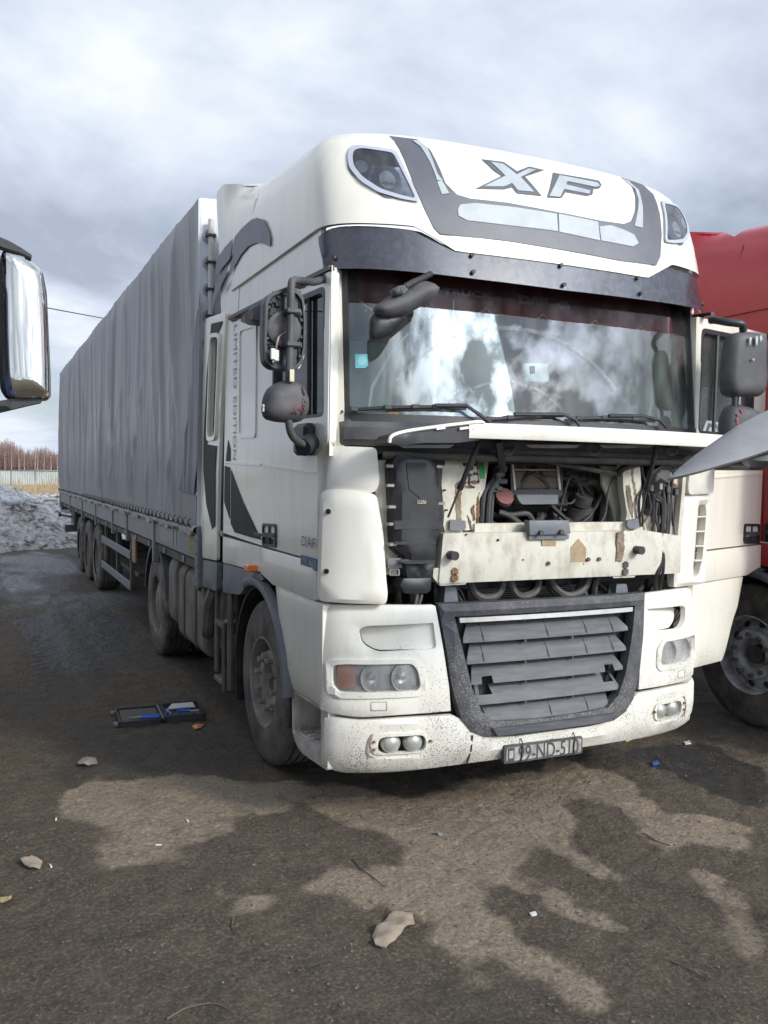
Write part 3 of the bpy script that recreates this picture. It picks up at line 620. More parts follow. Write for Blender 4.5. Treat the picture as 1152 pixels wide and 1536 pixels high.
def rear_spoiler(parent, m):
    out = [(2.02, 2.90), (2.46, 2.90), (2.50, 3.2), (2.56, 3.52), (2.63, 3.80), (2.62, 3.89), (2.45, 3.89), (2.0, 3.80), (1.80, 3.70), (1.66, 3.60), (1.68, 3.5), (1.83, 3.3), (1.98, 3.1)]
    for sd in (-1, 1):
        plate('spoiler_side', rnd(out, .03), (lambda s: lambda u, v, d: (s*(SPX(u, v)+d), u, v))(sd), m, parent, step=.06, th=.03)
    V = []; Fc = []
    pr = [(1.55, 3.56), (1.75, 3.66), (2.0, 3.775), (2.45, 3.885), (2.62, 3.885)]
    for (y, z) in pr: V += [(-SPX(y, z)+.012, y, z), (0, y, z+.04), (SPX(y, z)-.012, y, z)]
    for i in range(len(pr)-1):
        for j in range(2): Fc.append((i*3+j, i*3+j+1, i*3+3+j+1, i*3+3+j))
    mk('spoiler_top', V, Fc, m, parent, smooth=60, recalc=False)
ARC = [(1.5+.64*math.cos(a), .53+.64*math.sin(a)) for a in [math.radians(q) for q in range(168, 76, -8)]]
DOOR_UP = [(.40, 1.395), (1.365, 1.395), (1.365, 2.868), (.25, 2.832), (.25, 1.99), (.40, 1.93)]
DOOR_WIN = rnd([(.305, 2.125), (.33, 2.765), (1.17, 2.80), (1.17, 2.14)], .05)
DOOR_BAND = [(.40, 1.19), (1.14, 1.185), (1.30, 1.215), (1.385, 1.225), (1.385, 1.385), (.40, 1.385)]
DOOR_SKIRT = [(.335, .645), (.865, .625)]+[p for p in ARC if p[0] < 1.10]+[(1.12, 1.18), (.335, 1.182)]
def door(parent, m, sd, x=1.245, mirror_text=False):
    sf = lambda u, v, d: (sd*(x+d+.010*math.sin((v-1.4)*1.9)*(v > 1.4)), u, v)
    s2 = lambda u, v, d: (sd*(x+d), u, v)
    s3 = lambda u, v, d: (sd*(x+d-.012-.030*max(0, (.80-v)/.2)**2), u, v)
    d_ = plate('door', rnd(DOOR_UP, .02), sf, m, parent, holes=[DOOR_WIN], step=.12, th=.045)
    plate('door_band', rnd(DOOR_BAND, .015), s2, m, d_, step=.1, d=.006, th=.05, dome=.010, R=.03)
    plate('door_skirt', rnd(DOOR_SKIRT, .015), s3, m, d_, step=.08, d=.004, th=.05, dome=.008, R=.04)
    plate('door_crease', rnd([(.42, 1.842), (1.34, 1.885), (1.34, 1.90), (.42, 1.852)], .004), sf, m, d_, step=.2, d=.007, th=.01)
    plate('window_pane', [(u, v) for u, v in DOOR_WIN], lambda u, v, d: (sd*(x-.02+d), u, v), m_win, d_, step=.3, th=.006)
    o2 = [(.70+(u-.70)*.955, 2.45+(v-2.45)*.945) for u, v in DOOR_WIN]
    plate('window_seal', [(.70+(u-.70)*1.02, 2.45+(v-2.45)*1.03) for u, v in DOOR_WIN], s2, m_blk, d_, holes=[o2], step=.2, d=.008, th=.03)
    tube('window_divider', [s2(.56, 2.12, -.004), s2(.575, 2.775, -.004)], .013, m_blk, d_, n=6)
    h = plate('handle_recess', rnd([(1.075, 1.408), (1.075, 1.545), (1.345, 1.535), (1.345, 1.395)], .03), s2, m_blk, d_, step=.05, d=.012, th=.02, holes=[rnd([(1.095, 1.425), (1.095, 1.528), (1.325, 1.518), (1.325, 1.412)], .02)])
    plate('handle_cup', rnd([(1.095, 1.425), (1.095, 1.528), (1.325, 1.518), (1.325, 1.412)], .02), s2, m_intd, d_, step=.1, d=.001, th=.004)
    plate('handle', rnd([(1.09, 1.463), (1.09, 1.49), (1.33, 1.48), (1.33, 1.453)], .008), s2, m_dust, d_, step=.05, d=.016, th=.012)
    box('handle_post', s2(1.20, 1.42, .002), s2(1.212, 1.525, .014), m_dust, d_, bev=.002)
    return d_
def cab_side(parent, m, sd, arch=True):
    s2 = lambda u, v, d: (sd*(W+d), u, v)
    sp = plate('sleeper_side', rnd([(1.378, 1.395), (2.33, 1.41), (2.30, 2.905), (1.378, 2.872)], .012), s2, m, parent, step=.15, th=.04)
    plate('sleeper_pressing', rnd([(1.52, 2.06), (1.93, 2.07), (1.93, 2.80), (1.52, 2.78)], .05), s2, m, sp, step=.1, d=.008, th=.012, dome=.006, R=.03, holes=[rnd([(1.545, 2.09), (1.905, 2.095), (1.905, 2.775), (1.545, 2.755)], .04)])
    plate('sleeper_crease', rnd([(1.40, 1.885), (2.28, 1.905), (2.28, 1.92), (1.40, 1.90)], .004), s2, m, sp, step=.3, d=.008, th=.01)
    plate('rear_band', rnd([(1.395, 1.232), (2.32, 1.20), (2.32, 1.385), (1.395, 1.385)], .015), s2, m, parent, step=.1, d=.005, th=.05, dome=.008, R=.03)
    sk = [(1.335, 1.19), (1.42, 1.222), (2.33, 1.192), (2.33, .985), (2.14, 1.0), (1.86, 1.03), (1.72, 1.115)]
    plate('rear_valance', rnd(sk, .02), s2, m_greyp, parent, step=.08, d=.0, th=.05, dome=.008, R=.04)
    if arch:
        V = []; Fc = []
        for k, a in enumerate(range(176, 64, -6)):
            a = math.radians(a); c, s = math.cos(a), math.sin(a)
            for (rr, xx) in ((.655, W-.03), (.652, W+.022), (.625, W+.028), (.600, W+.018), (.596, W-.22)): V.append((sd*xx, 1.5+rr*c, .535+rr*s))
            if k:
                n = len(V)-10
                for j in range(4): Fc.append((n+j, n+j+1, n+6+j, n+5+j))
        mk('wheel_arch_flare', V, Fc, m_greyp, parent, smooth=40, recalc=False)
    plate('roof_side_panel', rnd([(.40, 2.866), (2.2, 2.925), (2.16, 3.12), (.45, 3.12), (.42, 2.98)], .02), lambda u, v, d: (sd*(W-.012+d), u, v), m, parent, step=.15, th=.03)
    g = plate('rain_gutter', [(.255, 2.838), (2.20, 2.895), (2.20, 2.917), (.255, 2.860)], s2, m_blk, parent, step=.3, d=.012, th=.03)
    return sp
def cab_box(parent, m):                                   # back wall, roof lining, floor: makes the cab a real room
    box('cab_back_wall', (-1.20, 2.29, 1.0), (1.20, 2.33, 3.55), m, parent)
    box('cab_floor', (-1.21, .35, 1.22), (1.21, 2.29, 1.27), m_intd, parent)
    box('cab_headliner', (-1.21, .42, 2.93), (1.21, 2.29, 2.97), m_int, parent)
TYRE = [(-.155, .30), (-.158, .33), (-.160, .40), (-.156, .455), (-.146, .488), (-.128, .507), (-.115, .512)]
def wheel(parent, x, y, R, sd, style='front', name='wheel', wd=.31):
    """sd=-1: outer face towards -x"""
    k = R/.52; h = wd/2; pr = [(-h*q[0]/-.16, q[1]*k) for q in TYRE]
    prof = [(-h*.95, .285*k), (-h*.985, .30*k), (-h, .36*k), (-h*1.0, .41*k), (-h*.985, .425*k), (-h*.97, .455*k), (-h*.92, .485*k), (-h*.84, .503*k), (-h*.78, .512*k)]
    for g in (-.5, -.17, .17, .5):
        prof += [(h*(g-.055), .519*k), (h*(g-.05), .503*k), (h*(g+.05), .503*k), (h*(g+.055), .519*k)]
    prof += [(-q[0], q[1]) for q in prof[8::-1]]
    V, Fc = lathe([(o*-sd, r) for o, r in prof], (x, y, R), 'x', 72)
    wh = mk(name, V, Fc, m_tyre, parent, smooth=28, recalc=True); mk_ = wh
    c = (x, y, R); q = sd
    def ring(nm, pr_, m, n=56): V_, F_ = lathe([(o*q, r*k) for o, r in pr_], c, 'x', n); return mk(nm, V_, F_, m, wh, smooth=35)
    if style == 'front':
        ring('rim', [(.145, .288), (.152, .284), (.148, .272), (.05, .262), (-.02, .245), (-.03, .20), (.10, .195), (.115, .185), (.115, .125), (.09, .115), (-.02, .11), (-.02, .02)], m_rimfr)
        for i in range(10):
            a = i*.6283+.2; p = (x+q*.125*1, y+.165*k*math.cos(a), R+.165*k*math.sin(a)); cyl('wheel_nut', p, 'x', .019, .05, m_rimfr, wh, n=7)
        cyl('hub', (x+q*.02, y, R), 'x', .085, .12, m_dsteel, wh, n=20)
    elif style == 'alloy':
        ring('rim', [(.145, .288), (.155, .284), (.150, .274), (.06, .268), (.045, .25), (.085, .19), (.125, .178), (.13, .165), (.12, .12), (.03, .105), (.02, .02)], m_alu)
        for i in range(10):
            a = i*.6283+.2; cyl('wheel_nut', (x+q*.14, y+.148*k*math.cos(a), R+.148*k*math.sin(a)), 'x', .017, .045, m_steel, wh, n=7)
        for i in range(10):
            a = i*.6283+.5; cyl('rim_hole', (x+q*.067, y+.226*k*math.cos(a), R+.226*k*math.sin(a)), (1, .55*math.cos(a)*-q*-1, .55*math.sin(a)*-q*-1), .026, .012, m_intd, wh, n=12)
        cyl('hub', (x+q*.05, y, R), 'x', .07, .1, m_dsteel, wh, n=20)
    elif style == 'cover':
        ring('rim', [(.145, .288), (.152, .284), (.14, .272), (.03, .262), (.02, .24)], m_rim)
        ring('hub_cover', [(.03, .245), (.10, .225), (.125, .15), (.132, .0)], mat('dusty_hub_cover', (.20, .19, .17), .6, .3, col2=(.12, .11, .095), nscale=6))
    else:
        ring('rim', [(.145, .288), (.152, .284), (.14, .272), (-.03, .262), (-.05, .20), (-.02, .12), (.03, .11), (.04, .0)], m_rim)
    return wh
def chassis(parent, y1=6.0):
    for s in (-1, 1): box('chassis_rail', (s*.38, .75, .62), (s*.46, y1, .88), m_dsteel, parent)
    box('front_axle', (-1.0, 1.43, .42), (1.0, 1.57, .56), m_dsteel, parent, bev=.03); box('rear_axle', (-.85, 4.98, .42), (.85, 5.22, .62), m_dsteel, parent, bev=.05)
    box('gearbox', (-.35, 1.1, .55), (.35, 2.6, 1.15), m_dsteel, parent, bev=.08)
# ================================================================== THE WHITE LORRY (TRACTOR)
TR = thing('semi_tractor', 'dirty white lorry cab with open bonnet flap, XF roof lettering and number plate', 'lorry', (0, 1.5, 0))
roof = roof_shell(TR, m_white); rear_spoiler(TR, m_white)
for sd in (-1, 1): sleeper = cab_side(TR, m_white, sd); SLEEP = sleeper if sd < 0 else SLEEP
cab_box(TR, m_int); chassis(TR)
# rust under the gutter
SL = lambda u, v, d: (-W-d, u, v)
sx = AX(-W)
b = B()
for i in range(70):
    y = .26+1.9*random.random(); z = 2.832+(y-.25)*.0285-.012*random.random(); r = random.uniform(.004, .013); V, F_ = boxVF((-W-.012, y-r*2, z-r*.8), (-W-.001, y+r*2, z+r*.4)); b.add(V, F_)
b.out('rust_flakes', mat('flaking_rust', (.23, .17, .09), .9, col2=(.12, .07, .03), nscale=40), TR, smooth=0, kind='stuff')
DL = door(TR, m_white, -1)
HX, HY, HA = 1.215, .27, math.radians(69)
def open_door(v):
    rx, ry_ = v[0]-HX, v[1]-HY; c, s = math.cos(HA), math.sin(HA); return (HX-.055+rx*c+ry_*s, HY+.066-rx*s+ry_*c, v[2])
XF = open_door; DR = door(TR, m_white, 1); DR['label'] = 'open driver door swung out towards the red lorry'
plate('door_lining', rnd([(.30, 1.42), (1.33, 1.42), (1.33, 2.10), (.30, 2.08)], .03), lambda u, v, d: (W-.06-d, u, v), m_int, DR, step=.2, th=.03)
XF = None
# A pillars
for sd in (-1, 1):
    V = []; Fc = []
    for k, z in enumerate(np.linspace(1.93, 2.86, 8)):
        r_ = [SF(sd*q, z, .012) for q in (1.178, 1.20, 1.215)]+([(sd*(W+.002), .244, z), (sd*(W-.05), .30, z)] if sd < 0 else [SF(sd*1.225, z, .0), SF(sd*1.225, z, -.04)])+[SF(sd*1.17, z, -.06)]
        V += r_
        if k:
            n = len(V)-12
            for j in range(6): Fc.append((n+j, n+(j+1) % 6, n+6+(j+1) % 6, n+6+j))
    Fc += [tuple(range(6)), tuple(len(V)-6+j for j in range(6))]
    mk('a_pillar', V, Fc, m_white, TR, smooth=35)
# windscreen, rubber, scuttle panel
WS = rnd([(-1.175, 2.125), (1.175, 2.125), (1.165, 2.93), (-1.165, 2.93)], .075)
WL = [p for p in WS if p[1] < 2.6]+[(1.168, 2.705), (.6, 2.695), (0, 2.69), (-.6, 2.695), (-1.168, 2.705)]
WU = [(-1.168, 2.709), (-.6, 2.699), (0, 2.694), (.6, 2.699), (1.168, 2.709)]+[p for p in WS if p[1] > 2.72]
ws = plate('windscreen', WL, SF, m_ws, TR, step=.09, th=.006, d=-.012)
plate('visor_reflection_strip', WU, SF, glass('visor_reflection_glass', (.62, .55, .56), 1.16, .0, .03), ws, step=.09, th=.006, d=-.012)  # added strip: the visor's dark reflection put into its tint and weak gloss
plate('windscreen_seal', rnd([(-1.20, 2.09), (1.20, 2.09), (1.19, 2.95), (-1.19, 2.95)], .085), SF, m_blk, TR, holes=[rnd([(-1.155, 2.145), (1.155, 2.145), (1.145, 2.92), (-1.145, 2.92)], .07)], step=.07, th=.03, d=.006)
plate('scuttle_panel', rnd([(-1.20, 1.985), (1.20, 1.985), (1.205, 2.12), (1.19, 2.17), (1.15, 2.105), (-1.15, 2.105), (-1.19, 2.17), (-1.205, 2.12)], .02), SF, m_dust, TR, step=.06, th=.03, d=.012, dome=.03, R=.05)
plate('scuttle_lower_panel', [(-1.06, 1.945), (1.06, 1.945), (1.06, 2.0), (-1.06, 2.0)], SF, m_blk, TR, step=.1, th=.03, d=-.02)
tube('front_rail', [SF(s, 1.938, .005) for s in np.linspace(-.985, .985, 30)], .021, m_dsteel, TR, n=10)
# tinted visor with bolts
yv = lambda z: .072+.27*(z-2.85)
VT = [(-1.36, 3.045), (-1.2, 3.075), (-.85, 3.068), (-.76, 3.045), (-.68, 3.005), (-.56, 2.985), (-.3, 2.985), (0, 2.985)]
VB = [(0, 2.832), (-.5, 2.838), (-.95, 2.85), (-1.2, 2.855), (-1.29, 2.862), (-1.335, 2.91), (-1.36, 3.0)]
_vt = [tuple(map(float, p)) for p in spl(VT, 4)]; VT = _vt
vis = VT+[(-a, b_) for a, b_ in VT[-2::-1]]+[(-a, b_) for a, b_ in VB[::-1]][:-1]+VB
VSF = lambda s, z, d=0.: SF(s, z, d, yv)
visor = plate('sun_visor', vis, VSF, m_visor, TR, step=.06, th=.006)
for s, z in [(-.54, 2.873), (0, 2.86), (.54, 2.873), (-.535, 2.963), (0, 2.968), (.535, 2.963), (-1.25, 2.915), (1.25, 2.915)]:
    p = VSF(s, z, .004); q = VSF(s, z, .016); cyl('visor_bolt', [(a+c)/2 for a, c in zip(p, q)], tuple(np.array(q)-np.array(p)), .011, .016, m_dsteel, visor, n=10)
# roof graphics
def rdec(name, P, m, off=.003, par=None, step=.06):
    return plate(name, [onR(p) for p in P], RF, m, par or roof, step=step, d=off, th=.002)
stripe = [(584, 204), (600, 206), (625, 209), (645, 225), (660, 255), (668, 275), (685, 292), (705, 298), (760, 304), (830, 317), (900, 331), (935, 336), (946, 332), (952, 318), (953, 296), (948, 280), (932, 266), (945, 270), (965, 277), (980, 292), (989, 320), (992, 350), (990, 385), (984, 398), (930, 391), (850, 376), (760, 362), (690, 354), (660, 351), (650, 341), (636, 312), (620, 275), (600, 226)]
rdec('roof_stripe', stripe, m_decal, .004)
rdec('pale_stripe', [(618, 211), (626, 211), (640, 222), (655, 260), (663, 271), (655, 271), (645, 245), (630, 220)], m_silver, .007)
rdec('pale_stripe', [(655, 273), (662, 271), (673, 290), (662, 292)], m_silver, .007)
rdec('pale_stripe', [(686, 314), (690, 307), (712, 305), (770, 311), (834, 321), (836, 347), (760, 338), (700, 331), (687, 324)], m_silver, .007)
rdec('pale_stripe', [(837, 321), (896, 333), (899, 361), (838, 348)], m_silver, .007)
rdec('pale_stripe', [(898, 340), (915, 338), (935, 345), (950, 352), (957, 365), (948, 370), (901, 361)], m_silver, .007)
rdec('pale_stripe', [(934, 268), (941, 271), (957, 285), (963, 310), (963, 342), (951, 339), (954, 325), (957, 300), (952, 284)], m_silver, .007)
XL = [(722, 239), (755, 243), (775, 257), (793, 250), (816, 255), (787, 265), (812, 294), (775, 290), (768, 281), (756, 284), (713, 283), (752, 264), (740, 256)]
XI = [(735, 243), (754, 246), (774, 262), (792, 253), (803, 255), (780, 266), (800, 288), (776, 286), (767, 275), (755, 280), (725, 280), (757, 264)]
rdec('letter_x', XL, m_decal, .004, step=.03); rdec('letter_x_fill', XI, m_silver, .007, step=.03)
FL = [(829, 259), (840, 261), (898, 271), (902, 278), (898, 283), (890, 283), (888, 292), (880, 294), (848, 288), (842, 297), (820, 296)]
FI = [(838, 263), (895, 274), (899, 279), (893, 281), (850, 272), (848, 277), (885, 286), (883, 291), (845, 284), (839, 296), (823, 294)]
rdec('letter_f', FL, m_decal, .004, step=.03); rdec('letter_f_fill', FI, m_silver, .007, step=.03)
# roof corner lamps
LO = [(519, 232), (524, 220), (535, 218), (592, 226), (606, 255), (629, 304), (600, 299), (565, 289), (538, 272), (522, 252)]
LI = [(527, 237), (529, 226), (540, 223), (588, 230), (601, 256), (622, 299), (598, 293), (569, 284), (543, 267), (529, 250)]
for sd in (-1, 1):
    q = (lambda P: P) if sd < 0 else mir
    fo = q(rnd([onR(p) for p in LO], .026)); fi = q(rnd([onR(p) for p in LI], .022))
    la = plate('roof_lamp', fo, RF, mat('lamp_frame_grey', (.42, .44, .50), .4), TR, holes=[fi], step=.05, d=.014, th=.03)
    plate('lamp_glass', fi, RF, m_lens2, la, step=.05, d=.010, th=.004)
    plate('lamp_back', fi, RF, mat('lamp_inside', (.24, .27, .31), .45, .1, col2=(.50, .53, .56), nscale=13, lo=.5, hi=.6), la, step=.05, d=.003, th=.003)
    for (px, py, rr) in ((541, 250, .075), (580, 270, .10)):
        x, z = onR((px, py)); x *= -sd; plate('reflector', ell(x, z, rr*.8, rr, 22), RF, mat('roof_lamp_bowl', (.13, .14, .16), .3, .1), la, step=.03, d=.0045, th=.002, dome=.004, R=.05)
        plate('reflector_core', ell(x, z, rr*.4, rr*.5, 18), RF, m_lamp, la, step=.03, d=.0087, th=.001)
# side graphics
def sdec(name, P, m, par, off=.004, X=-W): return plate(name, [tuple(at(*p, x=X-off)[[1, 2]]) for p in P], lambda u, v, d: (X-off-d, u, v), m, par, step=.12, th=.002)
z6 = lambda P: [(270+a/6.4, 280+b_/6.4) for a, b_ in P]; z8 = lambda P: [(280+a/4.608, 660+b_/4.608) for a, b_ in P]; z4 = lambda P: [(300+a/3.657, 280+b_/3.657) for a, b_ in P]
sdec('side_swoosh', z6([(525, 480), (600, 390), (680, 318), (740, 297), (800, 322), (850, 420), (868, 500), (863, 576), (800, 545), (730, 537), (650, 575), (580, 660), (520, 770), (480, 860), (472, 850), (480, 760), (520, 640), (495, 670), (505, 560)]), m_decal2, roof, .010, X=-1.25)
sdec('side_swoosh', z6([(505, 500), (430, 580), (355, 690), (332, 885), (400, 785), (478, 690), (495, 600)]), m_decal2, TR, .012, X=-1.242)
sdec('side_swoosh', z6([(462, 770), (400, 830), (340, 940), (312, 1080), (305, 1215), (330, 1110), (380, 980), (440, 850)]), m_decal2, TR, .012, X=-1.242)
sdec('side_swoosh', z6([(455, 890), (420, 950), (395, 1030), (425, 985), (450, 920)]), m_decal2, TR, .012, X=-1.242)
sdec('black_swoosh', z8([(306, 205), (330, 275), (390, 430), (470, 600), (513, 690), (440, 672), (330, 638), (303, 575)]), m_blackdecal, SLEEP)
sdec('black_swoosh', z8([(262, 178), (298, 190), (296, 545), (258, 430)]), m_blackdecal, SLEEP)
sdec('black_swoosh', z8([(285, 0), (300, 60), (300, 165), (268, 165), (276, 80)]), m_blackdecal, SLEEP)
box('swoosh_clip', *[tuple(at(280+a/4.608, 660+b_/4.608, x=-W-o)) for a, b_, o in ((470, 636, .004), (505, 668, .012))], m_dust, SLEEP, bev=.002)
t0 = at(354, 487, x=-W); t1 = at(352, 690, x=-W)
tw_ = float(t0[2]-t1[2])
for wtxt, o_, w_ in (('LIMITED', 0, .47), ('EDITION', .53, .47)): lettering('side_lettering', wtxt, .105, lambda a, b_: (-W-.004, t0[1]+.045-b_, t0[2]-tw_*o_-a), m_txtgrey, SLEEP, width=tw_*w_)
p = at(455.6, 818, x=-W); lettering('badge_lettering', 'DAF', .075, lambda a, b_: (-W-.013, p[1]-a, p[2]+b_), m_decal, DL, bold=.0, width=.215)
p = at(455, 829, x=-W); q = at(479, 826, x=-W)
plate('badge_ground', rnd([(p[1]+.01, p[2]-.012), (p[1]+.01, p[2]-.072), (p[1]-.25, p[2]-.072), (p[1]-.25, p[2]-.012)], .01), SL, m_blueink, DL, step=.2, d=.012, th=.003)
lettering('badge_number', '105.460', .068, lambda a, b_: (-W-.0145, p[1]-a, p[2]-.066+b_), m_silver, DL, bold=0, width=.235)
# side marker, amber
box('side_marker', (-W-.065, 1.455, 1.222), (-W, 1.555, 1.268), m_amber, TR, bev=.008)
# ------------------------------------------------------------------ nose: bumper, corner panels, lamps, grille
z5 = lambda P: [(470+a/3.84, 880+b_/3.84) for a, b_ in P]
def both(fn):
    for sd in (-1, 1): fn(sd, (lambda P: P) if sd < 0 else mir)
GO = [(.675, 1.17), (.648, .99), (.612, .755), (.56, .585), (.50, .518), (.42, .482), (.24, .47), (0, .472)]      # grille outline, right half, top to bottom
GOl = [(-a, b_) for a, b_ in GO]
FOG = rnd([(-1.035, .537), (-.735, .537), (-.735, .43), (-1.035, .43)], .05)
FOGI = rnd([(-.998, .522), (-.752, .524), (-.752, .437), (-.998, .432)], .042)
def bumper(sd, q):
    out = [(-1.27, .605), (-1.23, .616), (-1.09, .608), (-.884, .616), (-.608, .615)]+[p for p in GOl if p[1] < .6][0:]+[(0, .40), (0, .335), (-.26, .338), (-.5, .335), (-.86, .318), (-1.13, .315), (-1.23, .335), (-1.275, .36), (-1.285, .42)]
    out = [(u, v-.004 if v > .5 and u < -.6 else v) for u, v in out]
    o = plate('bumper', q(out), SF, m_wplast, TR, holes=[q(FOGI)], step=.06, d=.012, th=.03, dome=.012, R=.05); 
    if sd < 0: o['label'] = 'mud spattered bumper corner, chipped round the fog lamps'
    fr = plate('fog_lamp_surround', q(FOG), SF, m_wplast, o, holes=[q(FOGI)], step=.04, d=.026, th=.02, dome=.004, R=.02)
    plate('fog_lamp_recess', q(FOGI), SF, m_intd, o, step=.05, d=-.045, th=.004)
    for s in (-.927, -.81):
        p = SF(s*-sd, .479, -.005); V, Fc = lathe([(.03, .05), (.0, .052), (-.012, .047), (-.022, .036), (-.029, .018), (-.031, 0)], p, 'y', 28); mk('fog_lamp', V, Fc, m_fog, o, smooth=60)
    for s, z in ((-1.018, .50), (-1.018, .46), (-.743+.012, .49)): p = SF(s*-sd, z, .03); cyl('screw', p, 'y', .007, .012, m_rust, o, n=8)
    plate('chipped_patch', q([(-1.035, .535), (-1.02, .54), (-1.032, .51), (-1.045, .47), (-1.04, .43), (-1.01, .415), (-1.045, .415), (-1.055, .45), (-1.052, .50)]), SF, mat('chipped_paint', (.20, .14, .10), .9, col2=(.38, .33, .27), nscale=40), o, step=.05, d=.0265, th=.004)
both(bumper)
plate('bumper_joint', [(-.502, .50), (-.492, .50), (-.498, .335), (-.508, .338)], SF, m_intd, TR, step=.1, d=.0255, th=.004)
HL = rnd([(-1.222, .878), (-1.16, .889), (-.825, .889), (-.795, .85), (-.782, .775), (-.80, .75), (-1.19, .745), (-1.222, .775)], .03)
HLo = rnd([(-1.262, .90), (-1.16, .912), (-.81, .91), (-.755, .86), (-.745, .75), (-.78, .722), (-1.21, .715), (-1.262, .75)], .04)
SCO = rnd([(-1.09, 1.06), (-1.05, 1.078), (-.70, 1.086), (-.70, 1.062), (-.69, .955), (-1.0, .945), (-1.075, .985)], .03)
def corner(sd, q):
    out = [(-1.30, 1.178), (-1.0, 1.182), (-.70, 1.176)]+[(a-.012, b_) for a, b_ in GOl if b_ > .6][0:]+[(-.615, .632), (-.884, .628), (-1.09, .620), (-1.23, .630), (-1.30, .64)]
    o = plate('corner_panel', q(out), SF, m_wplast, TR, holes=[q(HL), q(SCO)], step=.05, d=.010, th=.03, dome=.012, R=.04)
    plate('scoop', q(SCO), lambda u, v, d: SF(u, v, d-.010-.05*min(1, max(0, (abs(u)-.72)/.3))), m_wplast, o, step=.05, d=.0, th=.01)
    plate('headlamp_surround', q(HLo), SF, m_wplast, o, holes=[q(HL)], step=.04, d=.028, th=.03, dome=.010, R=.02)
    h = plate('headlamp', q(HL), SF, m_lamp, TR, step=.05, d=-.05, th=.01)
    for s, rr in ((-1.035, .068), (-.872, .070)):
        p = SF(s*-sd, .818, -.03); V, Fc = lathe([(-.035, rr), (-.03, rr*.98), (-.0, rr*.82), (.012, rr*.5), (.015, 0)], p, 'y', 32); mk('reflector', V, Fc, m_lensgrey, h, smooth=60)
        V, Fc = lathe([(-.036, rr*1.06), (-.040, rr*1.03), (-.036, rr*.98)], p, 'y', 32); mk('reflector_ring', V, Fc, m_chrome, h, smooth=60)
        p = (p[0], p[1]-.005, p[2]); V, Fc = lathe([(.0, .02), (-.02, .018), (-.026, 0)], p, 'y', 16); mk('bulb_cap', V, Fc, m_chrome, h, smooth=60)
    plate('indicator', q(rnd([(-1.215, .87), (-1.13, .88), (-1.105, .82), (-1.12, .755), (-1.19, .752), (-1.215, .78)], .02)), SF, m_amber, h, step=.05, d=-.018, th=.02)
    plate('lamp_lens', q(HL), SF, m_lens, h, step=.05, d=.006, th=.004, dome=.008, R=.03)
    ow = rnd([(-1.035, .70), (-.955, .70), (-.955, .655), (-1.035, .655)], .008); iw = [(-.995+(a+.995)*.95, .6775+(b_-.6775)*.92) for a, b_ in ow]
    plate('washer_cover_groove', q(ow), SF, m_dust, o, holes=[q(iw)], step=.08, d=.0235, th=.003)
both(corner)
# torn inner edge of the right corner panel
V = [SF(.70, 1.19, .03), SF(.94, 1.205, .02), SF(.985, 1.17, .0), SF(1.02, 1.065, -.01), SF(.90, 1.06, .0), SF(.72, 1.075, .02)]
# grille
gi = [(.59, 1.115), (.56, .98), (.50, .74), (.445, .62), (.37, .558), (0, .545)]
gin = gi+[(-a, b_) for a, b_ in gi[-2::-1]]
gout = [(a, b_) for a, b_ in GO]+[(-a, b_) for a, b_ in GO[-2::-1]]
gout = [(a, b_+.012) if b_ > 1.1 else (a, b_) for a, b_ in gout]
gr = plate('grille', gout, SF, m_grille, TR, holes=[gin], step=.05, d=.022, th=.06, dome=.014, R=.03); gr['label'] = 'textured dark grey grille surround'
plate('grille_back', [(-.6, .54), (.6, .54), (.6, 1.13), (-.6, 1.13)], SF, m_intd, gr, step=.1, d=-.075, th=.006)
plate('chrome_strip', [(-.557, 1.082), (.572, 1.082), (.575, 1.106), (-.56, 1.106)], SF, m_chrome, gr, step=.08, d=.018, th=.02)
sl_ = [(.975, 1.072, .540, .50), (.864, .962, .522, .49), (.757, .851, .497, .478), (.648, .744, .468, .455), (.548, .635, .395, .43)]
